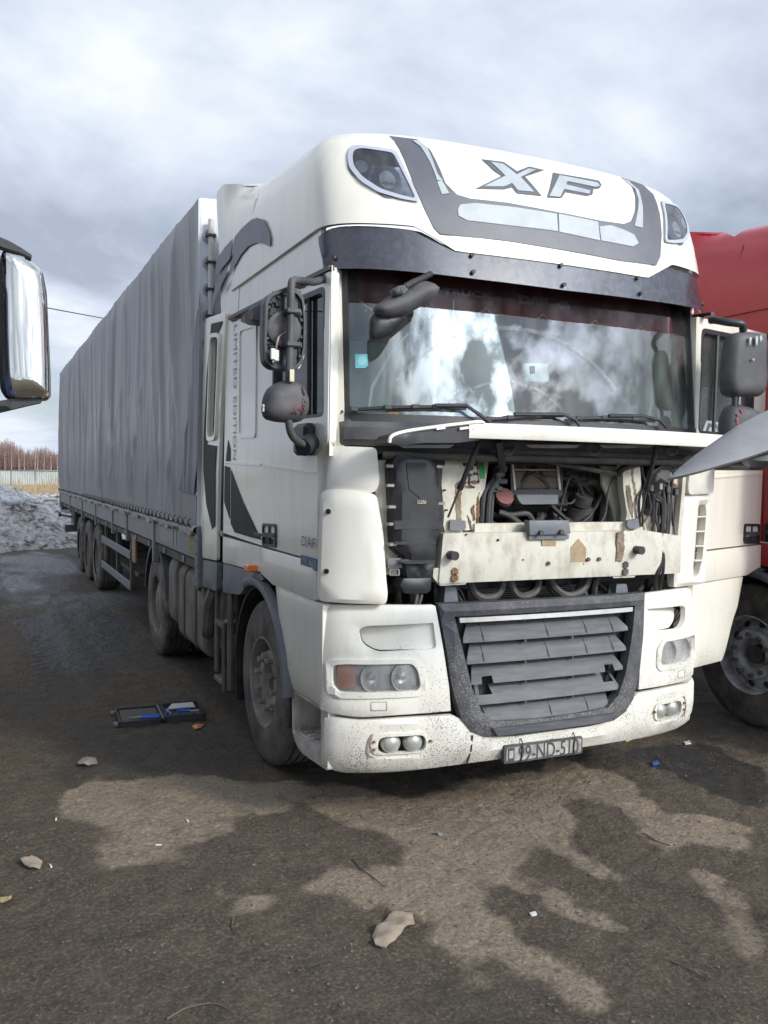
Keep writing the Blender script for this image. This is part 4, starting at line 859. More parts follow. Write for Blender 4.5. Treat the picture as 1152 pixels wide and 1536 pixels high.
for zb, zt, wb, wt in sl_:
    hole = []
    for sd in (-1, 1):
        if abs(zb-.757) < .01: hole.append([(sd*.40-.035, zb-.01), (sd*.40+.035, zb-.01), (sd*.40+.030, zb+.032), (sd*.40-.03, zb+.036)])
        if abs(zb-.648) < .01: hole.append([(sd*.40-.03, zb+.045), (sd*.40+.045, zb+.045), (sd*.40+.03, zt+.01), (sd*.40-.02, zt+.01)])
    zm = (zb+zt)/2
    fs = lambda u, v, d: SF(u, v, .016-.075*max(0, (v-zb)/(zt-zb))**1.1-(.012 if v < zb+.018 else 0)+d)
    out = [(-wb, zb), (wb, zb), (wb, zb+.02), (wt*.97, zt), (-wt*.97, zt), (-wb, zb+.02)]
    if hole:      # broken slat: cut the notch into the outline
        cuts = sorted([-.40, .40]);
        lo_ = abs(zb-.757) < .01
        if lo_: out = [(-wb, zb), (-.435, zb), (-.43, zb+.035), (-.37, zb+.037), (-.365, zb), (.365, zb), (.37, zb+.037), (.43, zb+.035), (.435, zb), (wb, zb), (wb, zb+.02), (wt*.97, zt), (-wt*.97, zt), (-wb, zb+.02)]
        else: out = [(-wb, zb), (wb, zb), (wb, zb+.02), (wt*.99, zt), (.43, zt), (.445, zb+.045), (.37, zb+.045), (.38, zt), (-.37, zt), (-.36, zb+.045), (-.44, zb+.045), (-.43, zt), (-wt*.99, zt), (-wb, zb+.02)]
    s_ = plate('grille_slat', out, fs, m_slat, gr, step=.035, th=.008)
    for u in (-.16, .15): plate('slat_fin', [(u-.006, zt-.005), (u+.006, zt-.005), (u+.006, zt+.03), (u-.006, zt+.03)], lambda a, b_, d: SF(a, b_, d-.012), m_slat, s_, step=.05, th=.05)
    for u in ((-.42, -.02, .24, .43) if zb > .85 else ((.0, .25) if zb < .6 else ())): plate('slat_joint', [(u, zb+.004), (u+.004, zb+.004), (u+.004, zt-.01), (u, zt-.01)], lambda a, b_, d: fs(a, b_, d+.001), m_intd, s_, step=.03, th=.002)
plate('grille_lip', [(-.36, .488), (.36, .488), (.39, .53), (-.39, .53)], SF, m_slat, gr, step=.08, d=.046, th=.02, dome=.006, R=.02)
# number plate
pc = [at(760, 1119.6, y=.06), at(877, 1105, y=.06), at(872, 1129, y=.06), at(751, 1146, y=.06)]
pm = sum(pc)/4; ux = (pc[1]+pc[2]-pc[0]-pc[3])/2; ux = ux/np.linalg.norm(ux); uz = (pc[0]+pc[1]-pc[2]-pc[3])/2; uz = uz-ux*uz.dot(ux); uz /= np.linalg.norm(uz)
NP = lambda u, v, d: tuple(pm+ux*u+uz*v+np.array([0, -d, 0]))
nw_, nh_ = float(np.linalg.norm(pc[1]-pc[0]))/2, float(np.linalg.norm(pc[0]-pc[3]))/2
npl = plate('number_plate', rnd([(-nw_, -nh_), (nw_, -nh_), (nw_, nh_), (-nw_, nh_)], .012), NP, m_dust, TR, step=.1, th=.03)
plate('plate_face', rnd([(-nw_+.012, -nh_+.012), (nw_-.012, -nh_+.012), (nw_-.012, nh_-.012), (-nw_+.012, nh_-.012)], .01), NP, m_plate, npl, step=.1, d=.004, th=.006)
lettering('plate_number', '99-ND-510', .115, lambda a, b_: NP(-nw_+.085+a, -.04+b_, .006), m_inkd, npl, bold=.001, width=nw_*2-.115)
plate('plate_band', [(-nw_+.02, -.035), (-nw_+.06, -.035), (-nw_+.06, .035), (-nw_+.02, .035)], NP, m_inkd, npl, step=.1, d=.006, th=.002)
plate('plate_band', [(-nw_+.027, -.02), (-nw_+.053, -.02), (-nw_+.053, .02), (-nw_+.027, .02)], NP, m_plate, npl, step=.1, d=.0075, th=.002)
for u in (-nw_*.62, nw_*.72): tube('cable_tie', [NP(u, -nh_-.004, .0), NP(u+.003, -nh_, .009), NP(u+.012, nh_, .009), NP(u+.016, nh_+.03, -.02), NP(u+.018, nh_+.05, -.07)], .003, m_blk, npl, n=5)
box('plate_bracket', NP(-nw_*.8, nh_-.03, -.12), NP(nw_*.8, nh_+.012, -.028), m_dust, npl)
# ------------------------------------------------------------------ corner wind deflectors
def DFS(u, v, d):
    if u < 1.0: return SF(u, v, d)
    p = SF(1.0, v, d); return (p[0]+(u-1.0)*.985, p[1]+(u-1.0)*.14, v)
def deflector(sd, q):
    SF_ = DFS if sd > 0 else SF
    up = rnd([(-1.245, 1.755), (-1.02, 1.75), (-1.0, 1.80), (-1.02, 1.975), (-1.235, 1.98)], .025)
    o = plate('wind_deflector_upper', q(up), SF_, m_wplast, TR, step=.05, d=.045, th=.06, dome=.012, R=.04)
    lo = rnd([(-1.265, 1.20), (-.955, 1.192), (-.945, 1.24), (-.975, 1.55), (-1.015, 1.745), (-1.16, 1.765), (-1.26, 1.765)], [.04, .02, .02, .05, .03, .04, .06])
    hole = []
    if sd > 0: hole = [rnd([(1.145, 1.235), (1.20, 1.26), (1.23, 1.36), (1.235, 1.64), (1.22, 1.69), (1.155, 1.69)], .02)]
    l_ = plate('wind_deflector', q(lo), SF_, m_wplast, TR, step=.05, d=.062 if sd < 0 else .015, th=.07 if sd < 0 else .04, dome=.02, R=.06, holes=hole)
    if sd < 0:
        for z in (1.655, 1.355): p = SF(-1.215, z, .084); cyl('deflector_plug', p, tuple(np.array(SF(-1.215, z, .1))-np.array(SF(-1.215, z, 0))), .013, .012, m_blk, l_, n=12)
    else:
        plate('vent_back', hole[0], SF_, m_bay, l_, step=.08, d=-.035, th=.004)
        for z in (1.34, 1.43, 1.52, 1.61): plate('vent_louvre', [(1.15, z), (1.235, z), (1.235, z+.008), (1.15, z+.008)], SF_, m_wplast, l_, step=.05, d=.018, th=.05)
both(deflector)
plate('corner_backing', [(-1.45, 1.185), (-1.06, 1.185), (-1.06, 1.97), (-1.25, 1.99), (-1.45, 1.95)], SF, m_white, TR, step=.08, d=-.012, th=.02)
# rubber edge and jamb flange on the right opening
plate('rubber_edge', [(.93, 1.20), (.965, 1.20), (.995, 1.60), (1.0, 1.93), (.965, 1.93), (.955, 1.6)], SF, m_bay, TR, step=.06, d=.03, th=.03, dome=.01, R=.02)
# ------------------------------------------------------------------ steps in front of the front wheels
def stepwell(sd):
    X = W
    s3 = lambda u, v, d: (sd*(X-.045+d), u, v)
    out = rnd([(.31, .33), (.74, .30), (.87, .36), (.885, .62), (.31, .64)], [.02, .06, .06, .01, .01]); hole = rnd([(.415, .425), (.80, .375), (.865, .60), (.40, .66)], .03)
    hole = rnd([(.415, .43), (.80, .375), (.845, .41), (.845, .605), (.415, .62)], .02)
    o = plate('entry_step', out, s3, m_step, TR, holes=[hole], step=.05, d=.01, th=.04, dome=.01, R=.02)
    box('step_back', (sd*(X-.36), .36, .30), (sd*(X-.33), .90, .66), m_step, o); box('step_rear_wall', (sd*(X-.34), .85, .34), (sd*(X-.06), .88, .66), m_step, o); box('step_front_wall', (sd*(X-.34), .36, .34), (sd*(X-.06), .405, .66), m_step, o)
    box('step_tread', (sd*(X-.34), .39, .365), (sd*(X-.055), .86, .392), m_step, o)
    for i in range(6):
        for j in range(3): box('tread_rib', (sd*(X-.12-.075*j), .45+i*.062, .391), (sd*(X-.075-.075*j), .475+i*.062, .401), m_step, o, bev=.003)
    plate('step_top', [(.31, .642), (.885, .622), (.885, .70), (.31, .70)], lambda u, v, d: (sd*(X-.08+d), u, v), m_step, o, step=.2, th=.2)
    plate('front_wheel_housing', [(1.5+.60*math.cos(a), .53+.60*math.sin(a)) for a in np.linspace(-.2, math.pi+.25, 26)]+[(1.5+.585*math.cos(a), .53+.585*math.sin(a)) for a in np.linspace(math.pi+.25, -.2, 26)], lambda u, v, d: (sd*(W-.03+d), u, v), m_blk, TR, step=.2, th=.42)
for sd in (-1, 1): stepwell(sd)
# ------------------------------------------------------------------ wheels
for sd in (-1, 1):
    wheel(TR, sd*1.045, 1.5, .52, sd, 'front')
    wheel(TR, sd*1.075, 5.1, .52, sd, 'cover'); wheel(TR, sd*.735, 5.1, .52, sd, 'plain')
    # drive wheel mudguard
    V = []; Fc = []
    for k, a in enumerate(np.linspace(math.radians(8), math.radians(172), 22)):
        for (x_, r_) in ((1.24, .56), (1.24, .60), (.55, .60)): V.append((sd*x_, 5.1+r_*math.cos(a), .53+r_*math.sin(a)))
        if k: n = len(V)-6; Fc += [(n, n+1, n+4, n+3), (n+1, n+2, n+5, n+4)]
    mk('mudguard', V, Fc, m_dust, TR, smooth=50, recalc=False)
# ------------------------------------------------------------------ side air deflector behind the cab
for sd in (-1, 1):
    fo = [(2.24, 2.955), (2.86, 3.005), (2.93, 2.6), (2.97, 1.9), (2.98, 1.40), (2.93, 1.38), (2.90, 1.18), (2.45, 1.20), (2.44, 1.6), (2.36, 2.3)]
    so_ = rnd([(2.38, 2.80), (2.62, 2.83), (2.70, 2.10), (2.47, 2.10)], .06)
    sf = lambda u, v, d: (sd*(1.262+d), u, v)
    fa = plate('air_deflector', rnd(fo, .03), sf, m_white, TR, holes=[so_], step=.1, th=.025, dome=.008, R=.04)
    plate('deflector_slot_back', [(2.54+(u-2.54)*1.02, 2.45+(v-2.45)*1.02) for u, v in so_], sf, mat('slot_grey', (.30, .31, .30), .6), fa, step=.2, d=-.03, th=.01)
    so2 = [(2.54+(u-2.54)*1.16, 2.45+(v-2.45)*1.08) for u, v in so_]
    plate('slot_rim', so2, sf, m_white, fa, holes=[so_], step=.08, d=.02, th=.03, dome=.006, R=.02)
    plate('black_swoosh', [(2.30, 2.90), (2.62, 2.93), (2.80, 2.4), (2.80, 2.0), (2.74, 1.75), (2.62, 1.52), (2.52, 1.50), (2.46, 1.62), (2.42, 1.95), (2.45, 2.07), (2.72, 2.07), (2.67, 2.88), (2.40, 2.86)] if False else [(2.62, 2.93), (2.76, 2.55), (2.84, 2.1), (2.84, 1.85), (2.74, 1.60), (2.55, 1.42), (2.47, 1.45), (2.47, 1.86), (2.44, 2.03), (2.73, 2.05), (2.68, 2.6), (2.60, 2.86), (2.40, 2.83), (2.30, 2.90)], sf, m_blackdecal, fa, step=.1, d=.011, th=.003)
    plate('deflector_skirt', rnd([(2.45, 1.185), (2.90, 1.165), (2.92, .955), (2.47, .975)], .03), sf, m_greyp, fa, step=.08, d=-.004, th=.04, dome=.01, R=.03)
    box('deflector_hinge', (sd*1.0, 2.33, 1.38), (sd*1.25, 2.47, 1.42), m_steel, fa); box('deflector_hinge', (sd*1.0, 2.33, 2.85), (sd*1.25, 2.47, 2.88), m_steel, fa)
    for y_ in (2.36, 2.42): tube('gap_pipe', [(sd*1.12, y_, 1.2), (sd*1.12, y_, 2.85)], .022, m_steel, TR, n=8)
# ------------------------------------------------------------------ fuel tank, battery cover, ladder frame
def rbox(name, y_0, y_1, z0, z1, x0, x1, m, par, r=.12):
    pr = rnd([(x0, z0), (x1, z0), (x1, z1), (x0, z1)], r, 6); V = []; Fc = []; k = len(pr)
    for (yy, s) in ((y_0, .93), (y_0+.02, 1), (y_1-.02, 1), (y_1, .93)):
        cx, cz = (x0+x1)/2, (z0+z1)/2; V += [(cx+(a-cx)*s, yy, cz+(b_-cz)*s) for a, b_ in pr]
    for i in range(3):
        for j in range(k): Fc.append((i*k+j, i*k+(j+1) % k, i*k+k+(j+1) % k, i*k+k+j))
    Fc += [tuple(range(k)), tuple(3*k+j for j in range(k))]
    return mk(name, V, Fc, m, par, smooth=40)
for sd in (-1, 1):
    tk_ = rbox('fuel_tank', 3.02, 4.02, .36, 1.03, sd*1.22, sd*.6, m_tank, TR)
    for y_ in (3.3, 3.75):
        pr = rnd([(sd*1.232, .352), (sd*.6, .352), (sd*.6, 1.04), (sd*1.232, 1.04)], .125, 6); V = []; Fc = []; k = len(pr)
        for yy in (y_-.025, y_+.025): V += [(a, yy, b_) for a, b_ in pr]
        for j in range(k): Fc.append((j, (j+1) % k, k+(j+1) % k, k+j))
        mk('tank_strap', V, Fc, m_dsteel, tk_, smooth=40)
    cyl('filler_cap', (sd*1.20, 3.15, .93), (sd*1., 0, .6), .05, .06, m_dsteel, tk_, n=16)
    rbox('battery_cover', 4.08, 4.42, .42, 1.08, sd*1.23, sd*.6, m_tank, TR, r=.16)
    rbox('silencer', 2.62, 2.98, .40, .95, sd*1.12, sd*.55, m_tank, TR, r=.14)
    lad = [((2.62, .98), (2.67, .86), (2.67, .34)), ((2.30, .78), (2.44, .70), (2.44, .24))]
    for P in lad: tube('ladder_tube', spl([(sd*1.20, a, b_) for a, b_ in P], 6), .019, m_tank, TR, n=8)
    for z_ in (.72, .36): box('ladder_rung', (sd*1.222, 2.44, z_-.02-(.06 if z_ < .5 else 0)), (sd*1.14, 2.67, z_+.02-(.06 if z_ < .5 else 0)), m_tank, TR)
    box('air_valve_block', (sd*1.15, 2.34, 1.0), (sd*1.22, 2.58, 1.05), m_steel, TR); tube('crumpled_hose', spl([(sd*1.21, 2.72, .95), (sd*1.23, 2.8, .82), (sd*1.22, 2.9, .62), (sd*1.2, 2.96, .58)], 5), .05, m_tank, TR, n=7)
    tube('rear_mudflap_frame', spl([(sd*1.12, 2.26, 1.06), (sd*1.20, 2.24, 1.02), (sd*1.22, 2.20, .85), (sd*1.21, 2.24, .30)], 5), .024, m_tank, TR, n=6)
    box('front_mudflap', (sd*.9, 2.12, .25), (sd*1.20, 2.14, 1.02), m_blk, TR)
    for i, (y_, z_) in enumerate(((2.5, .86), (2.52, .7), (2.45, .6))): box('air_valve', (sd*1.02, y_-.05, z_-.05), (sd*1.12, y_+.05, z_+.05), m_dsteel, TR, bev=.015)
# ------------------------------------------------------------------ engine bay behind the open flap
BY = AY(.17)
def bp(name, P, m, y=.17, th=.03, par=None, step=.08, dome=.004, R=.012, holes=(), px=True, r=.008):
    A_ = AY(y); P = [A_(p) for p in P] if px else P; H = [[A_(p) for p in h] for h in holes] if px else holes
    return plate(name, rnd(P, r), SYf(y), m, par or TR, step=step, th=th, dome=dome, R=R, holes=H)
zA = lambda P: [(570+a/5.69, 650+b_/5.69) for a, b_ in P]; zB = lambda P: [(700+a/5.76, 650+b_/5.76) for a, b_ in P]; zC = lambda P: [(870+a/5.905, 640+b_/5.905) for a, b_ in P]
def tpx(name, P, r, m, par=None, n=7, sm=5): return tube(name, [tuple(at(a, b_, y=y)) for a, b_, y in P], r, m, par or TR, n=n, smoothp=sm)
# firewall and inner wheel-house walls
bay = plate('firewall', [(-1.2, 1.15), (1.2, 1.15), (1.2, 2.0), (-1.2, 2.0)], SYf(.80), m_intd, TR, step=.3, th=.02)
plate('bay_shelf', [(-1.0, .26), (1.0, .26), (1.0, .80), (-1.0, .80)], lambda u, v, d: (u, v, 1.93+d), m_intd, TR, step=.3, th=.02)
bp('bay_side_panel', [(562, 690), (590, 690), (592, 800), (600, 862), (565, 862)], m_bay, .235, .02)
bp('bay_post', zA([(560, 175), (700, 175), (720, 400), (730, 700), (700, 860), (560, 860), (520, 700), (530, 300)]), m_bay, .20, .05)
bp('bay_post', zA([(690, 178), (930, 178), (925, 260), (895, 470), (850, 560), (840, 820), (720, 830), (715, 400)]), m_bay, .225, .03)
ra = bp('bay_post', zC([(375, 290), (530, 320), (545, 560), (560, 790), (590, 920), (560, 1190), (390, 1030), (400, 900), (415, 760), (385, 560)]), m_bay, .195, .05)
bp('bay_side_panel', zC([(520, 310), (910, 330), (900, 560), (880, 1010), (850, 1180), (560, 1190), (560, 780), (540, 560)]), m_bay, .225, .03, holes=[zC([(540, 350), (800, 360), (800, 770), (590, 780), (560, 600)])])
bp('bay_inner_wall', zC([(190, 290), (370, 290), (380, 560), (410, 760), (395, 900), (310, 915), (290, 740), (230, 590), (200, 520)]), m_bay, .30, .02)
bp('bay_inner_wall', zB([(860, 330), (1130, 300), (1140, 480), (1000, 495), (840, 490)]), m_bay, .55, .02)
# rust and mud runs on the posts
for P, m, y in ((zA([(645, 430), (680, 410), (697, 470), (690, 600), (698, 735), (655, 745), (648, 640), (640, 540)]), m_mudstain, .195), (zA([(490, 175), (555, 175), (550, 270), (510, 310), (495, 250)]), m_rust, .194),
    (zA([(820, 190), (832, 190), (850, 400), (840, 420), (825, 300)]), m_rust, .22), (zA([(715, 410), (850, 408), (848, 425), (718, 428)]), m_rust, .22), (zA([(780, 650), (805, 610), (815, 740), (795, 740)]), m_rust, .22), (zA([(830, 560), (850, 500), (850, 800), (825, 810)]), m_rust, .22), (zA([(745, 700), (760, 720), (800, 830), (770, 810)]), m_rust, .22),
    (zC([(405, 530), (440, 510), (455, 600), (470, 700), (470, 810), (455, 780), (430, 690), (418, 600)]), m_mudstain, .19), (zC([(445, 345), (480, 350), (475, 450), (500, 560), (530, 770), (515, 760), (480, 600), (462, 480)]), m_mudstain, .19), (zC([(530, 790), (570, 810), (580, 930), (530, 940)]), m_mudstain, .189), (zC([(470, 905), (500, 905), (490, 1020), (498, 1150), (460, 1180), (455, 1120), (475, 1020)]), m_mudstain, .16), (zC([(330, 940), (390, 925), (395, 1080), (370, 1190), (325, 1190), (328, 1050)]), m_mudstain, .14)):
    A_ = AY(y); Q = dens(rnd([A_(p) for p in P], .004), .012); rj = random.Random(len(P)*7+int(P[0][0]))
    Q = [(a+rj.uniform(-.005, .005), b_+rj.uniform(-.006, .006)) for a, b_ in Q]
    plate('rust_stain', Q, SYf(y), m, TR, step=.05, th=.003)
# beam
bz0, bz1 = 1.285, 1.545
bx0 = BY((657, 860))[0]; bx1 = BY((960, 850))[0]
beam = plate('cross_beam', rnd([(bx0, bz0+.03), (bx0+.02, bz1), (.58, bz1-.005), (.66, bz1+.02), (bx1, bz1), (.95, bz1-.04), (.95, bz0), (0, bz0), (bx0, bz0)], .01), SYf(.155), m_bay, TR, step=.1, th=.10, dome=.008, R=.02)
plate('beam_flange', [(-.43, bz1-.004), (.60, bz1-.004), (.60, bz1+.045), (-.43, bz1+.045)], SYf(.21), m_bay, beam, step=.2, th=.03)
bp('tan_patch', zB([(900, 990), (968, 912), (1033, 990), (1030, 1112), (900, 1115)]), m_tan, .145, .003, beam, dome=0, r=.002)
bp('tan_patch', zB([(650, 922), (772, 922), (770, 972), (650, 972)]), m_tan, .145, .003, beam, dome=0, r=.002)
for px, py, rr in ((678, 833, .024), (957, 825, .024)): p = at(px, py, y=.13); cyl('rubber_stop', p, 'y', rr, .07, m_blk, beam, n=14)
for px, py in ((882, 839), (898, 838.5), (822, 845)): p = at(px, py, y=.145); cyl('beam_bolt', p, 'y', .011, .02, m_dsteel, beam, n=8)
for P in (zA([(458, 1150), (772, 1145), (735, 1290), (515, 1302), (452, 1230)]), zC([(262, 1205), (575, 1195), (483, 1335), (295, 1342)])):
    tb = bp('tow_bracket', P, m_bay, .165, .03)
for px, py in ((680.4, 857), (680.4, 866.5), (936.4, 847), (936.4, 857.3)): cyl('bracket_bolt', at(px, py, y=.155), 'y', .022, .03, m_rust if px < 800 else m_dsteel, beam, n=6)
cv = bp('latch_cover', zB([(540, 755), (885, 752), (898, 870), (548, 878)]), m_greyp, .12, .05, beam, dome=.008)
bp('latch_cover_lip', zB([(540, 876), (886, 874), (884, 914), (538, 918)]), m_greyp, .135, .01, beam)
for a, b_ in ((638, 858), (813, 852)): p = zB([(a, b_)])[0]; cyl('cover_stud', at(*p, y=.112), 'y', .013, .03, m_dsteel, cv, n=10)
for P in (zA([(600, 735), (730, 745), (735, 810), (705, 835), (595, 825)]), zC([(420, 830), (530, 808), (525, 900), (440, 905), (418, 880)])):
    sp_ = bp('strut_plate', P, m_greyp, .175, .012)
for P in (zA([(70, 1065), (185, 1065), (190, 1150), (70, 1155)]), zC([(770, 1098), (848, 1098), (848, 1175), (772, 1178)])): bp('catch_plate', P, m_greyp, .17, .02)
for P in (zA([(80, 1160), (170, 1160), (170, 1215), (80, 1215)]), zC([(768, 1182), (836, 1182), (836, 1228), (768, 1228)])):
    c0 = np.mean(np.array(P), 0); bp('catch_loop', P, m_steel, .165, .02, holes=[[tuple(c0+(np.array(q)-c0)*.72) for q in P]])
# black heater cover with clips
hc = bp('heater_cover', zA([(105, 250), (150, 175), (420, 175), (490, 240), (530, 700), (520, 820), (475, 900), (470, 1105), (225, 1108), (215, 1050), (130, 980), (120, 800)]), m_blk, .15, .10, dome=.03, R=.06, step=.03, r=.01)
bp('heater_cover_rim', zA([(70, 260), (130, 170), (430, 168), (510, 240), (548, 700), (535, 830), (480, 920), (475, 1115), (210, 1118), (195, 1060), (110, 990), (98, 800)]), m_blk, .185, .05, hc)
bp('cover_inset', zA([(225, 250), (395, 250), (392, 470), (350, 560), (250, 480)]), m_intd, .116, .006, hc, dome=.0)
bp('cover_label', zA([(318, 570), (395, 570), (395, 602), (318, 602)]), m_cream, .116, .004, hc, dome=0, r=.001); p = at(*zA([(322, 600)])[0], y=.111); lettering('cover_number', '805', .03, lambda a, b_: (p[0]+a, .110, p[2]+.002+b_), m_ink, hc, width=.058)
for y_, z_ in ((745, 820), (925, 950), (1085, 1115)): bp('cover_step', zA([(125, y_), (525 if y_ < 900 else 472, y_), (525 if y_ < 900 else 472, z_), (125 if y_ < 1000 else 225, z_)]), m_blk, .118, .012, hc, dome=.006, R=.01, r=.003)
for a, b_ in ((80, 280), (85, 445), (100, 628), (100, 775), (105, 948), (215, 1092), (505, 285), (520, 600)): q = zA([(a, b_)])[0]; c = at(*q, y=.135); box('spring_clip', c-np.array([.02, .01, .008]), c+np.array([.02, .03, .008]), m_steel, hc, bev=.002)
bp('heater_duct', zA([(215, 1112), (470, 1112), (450, 1235), (235, 1238)]), m_blk, .17, .10, dome=.02, R=.03)
bp('heater_duct_foot', zA([(200, 1240), (440, 1235), (430, 1345), (395, 1368), (215, 1368), (175, 1300)]), m_blk, .16, .12, dome=.02, R=.03)
# right side: open black module with wires
bp('fuse_module_rim', zC([(540, 330), (800, 345), (795, 790), (590, 785), (560, 740)]), m_blk, .215, .03, holes=[zC([(560, 350), (785, 365), (780, 765), (610, 765), (580, 720)])])
bp('fuse_module_back', zC([(560, 350), (785, 365), (780, 765), (610, 765), (580, 720)]), m_intd, .30, .01)
bp('wiper_motor', zC([(650, 370), (800, 365), (800, 500), (700, 500), (640, 520)]), m_dust, .17, .12, dome=.03, R=.05)
bp('motor_bracket', zC([(800, 440), (930, 440), (930, 525), (800, 530)]), m_bay, .2, .02); bp('motor_rust', zC([(780, 490), (840, 500), (880, 540), (800, 545)]), m_rust, .188, .01)
for i in range(9):
    o_ = random.uniform(-40, 40); tpx('wire', zx := [(870+(640+o_+20*math.sin(i))/5.905, 640+(520+i*12)/5.905, .19), (870+(690+o_)/5.905, 640+640/5.905, .17), (870+(735+o_*.3)/5.905, 640+700/5.905, .165), (870+(725+o_*.2)/5.905, 640+(1000+i*9)/5.905, .16), (870+(735+o_*.3)/5.905, 640+1180/5.905, .15), (870+(700+o_*1.1)/5.905, 640+1330/5.905, .16), (870+(690+o_*.6)/5.905, 640+1450/5.905, .22)], .0045 if i % 3 else .008, m_wires)
for i in range(7): tpx('wire', [(870+(830+8*i)/5.905, 640+(380+i*9)/5.905, .19), (870+(780-9*i)/5.905, 640+(330+6*i)/5.905, .16), (870+(700-12*i)/5.905, 640+(380+9*i)/5.905, .16), (870+(720-10*i)/5.905, 640+(560+6*i)/5.905, .17)], .005, m_wires)
tpx('wire', [(1021, 732, .2), (1021, 760, .19), (1018, 790, .2), (1014, 810, .21)], .004, m_wires); tpx('wire', [(1014, 745, .2), (1011, 770, .19), (1011, 784, .2)], .003, m_wires)
for i in range(3): tpx('wire_loop', [(958, 858+3*i, .3), (968, 862+2*i, .27), (976, 858+2*i, .26), (972, 853+2*i, .28)], .005, m_hose)
for a, b_ in ((620, 545), (700, 530), (770, 560), (840, 580)): q = zC([(a, b_)])[0]; c = at(*q, y=.18); box('plug', c-np.array([.014, .02, .02]), c+np.array([.014, .02, .02]), m_dust if a != 700 else m_steel, TR, bev=.004)
# centre: cabin filter, reservoir, hoses
bp('filter_frame', zB([(375, 190), (830, 215), (830, 480), (845, 520), (790, 560), (450, 560), (385, 510)]), m_blk, .34, .05, holes=[zB([(405, 215), (780, 240), (795, 480), (430, 490)])])
bp('pleated_filter', zB([(400, 205), (785, 235), (800, 490), (425, 495)]), m_filter, .36, .03)
for P in (zB([(382, 195), (398, 195), (430, 488), (412, 490)]), zB([(778, 262), (795, 262), (816, 486), (800, 488)]), zB([(415, 308), (780, 312), (780, 322), (417, 320)])): bp('filter_edge', P, m_bay, .335, .012, r=.002)
fins = B()
for i in range(46):
    a = 410+i*8.2; P = zB([(a+2, 330), (a+14, 470)]); q0 = at(*P[0], y=.352); q1 = at(*P[1], y=.352); V, F_ = tubeVF([tuple(q0), tuple(q1)], .004, 4); fins.add(V, F_)
fins.out('filter_pleats', mat('filter_pleat', (.24, .19, .14), .9), TR, smooth=0, kind='stuff')
bp('filter_tray', zB([(430, 530), (790, 530), (790, 610), (480, 615), (450, 580)]), m_greyp, .28, .10, dome=.01)
bp('blower_housing', zB([(380, 540), (870, 530), (870, 660), (700, 680), (380, 680)]), m_blk, .38, .2, dome=.05, R=.06)
rs = tpx('reservoir', [(862, 800, .42), (866, 780, .42), (870, 762, .40), (871, 756, .39)], .085, m_hose, n=18)
cyl('reservoir_cap', at(873, 750, y=.36), (.1, -.45, .9), .058, .06, m_dust, TR, n=14)
cyl('red_cap', at(756.5, 746, y=.33), (-.2, -.8, .55), .052, .03, m_redcap, TR, n=12); tpx('filler_neck', [(757, 747, .35), (757, 760, .42), (760, 775, .5)], .05, m_blk, n=12)
for P, r in (([(748, 768, .36), (765, 775, .34), (785, 790, .3), (800, 800, .26)], .018), ([(740, 772, .4), (770, 772, .36), (790, 770, .36), (800, 782, .36)], .016), ([(735, 785, .35), (755, 790, .33), (780, 788, .33)], .015), ([(842, 690, .45), (850, 720, .42), (872, 725, .4), (890, 722, .38), (905, 738, .38), (906, 770, .36), (902, 795, .34)], .028), ([(850, 700, .45), (880, 705, .42), (898, 715, .4), (915, 740, .36), (912, 790, .33)], .025), ([(838, 780, .45), (830, 770, .45), (815, 768, .46)], .03), ([(805, 790, .42), (812, 772, .42), (825, 770, .44)], .03), ([(938, 690, .3), (914, 730, .26), (908, 770, .25), (895, 792, .26)], .006)): tpx('hose', P, r, m_hose)
for P in ([(722, 790, .27), (724, 755, .26), (728, 735, .26), (742, 718, .28), (752, 705, .28)], [(731, 790, .25), (735, 740, .25), (746, 720, .26), (752, 704, .27)], [(735, 790, .3), (740, 720, .3), (745, 700, .3)], [(700, 700, .2), (704, 715, .19), (704, 727, .2), (715, 732, .24), (735, 733, .26)]): tpx('pipe', P, .014 if P[0][0] > 705 else .006, m_dust)
for q in ((740, 728), (752, 722), (748, 712), (745, 733), (738, 735)): c = at(*q, y=.27); box('pipe_union', c-np.array([.03, .02, .015]), c+np.array([.03, .02, .015]), m_dust, TR, bev=.006)
bp('green_tape', zA([(840, 247), (888, 245), (897, 385), (855, 388)]), m_green, .218, .002, dome=0, r=.001)
for a, b_, rr in ((728, 265, 14), (772, 295, 22), (815, 268, 12), (768, 355, 12), (812, 345, 12), (550, 485, 8), (565, 655, 8)): q = zA([(a, b_)])[0]; cyl('grommet', at(*q, y=.215 if a > 690 else .19), 'y', rr/5.69/300*1.1, .02, m_dsteel, TR, n=12)
# stay bar, gas struts
tpx('stay_bar', [(775, 683, .16), (845, 697, .17), (925, 711, .2)], .014, m_dsteel, sm=0); tpx('stay_bracket', [(926, 712, .2), (934, 703, .18), (950, 697, .17), (975, 692, .17), (1010, 698, .18)], .02, m_blk)
FLY = -.10
for (a0_, a1_, sp) in (((718, 664), (672, 776), (690, 730)), ((985, 668), (961, 775), (972, 735))):
    A1 = at(*a0_, y=-.02); A2 = at(*a1_, y=.14); mid = A1+(A2-A1)*.58
    g = tube('gas_strut', [tuple(A1), tuple(mid)], .013, m_blk, TR, n=10); tube('strut_rod', [tuple(mid), tuple(A2)], .006, m_dsteel, g, n=8); cyl('strut_collar', mid, tuple(A2-A1), .017, .03, m_blk, g, n=10)
tpx('flap_arm', [(748, 660, .0), (753, 700, .14), (756, 703, .2)], .022, m_blk, sm=0)
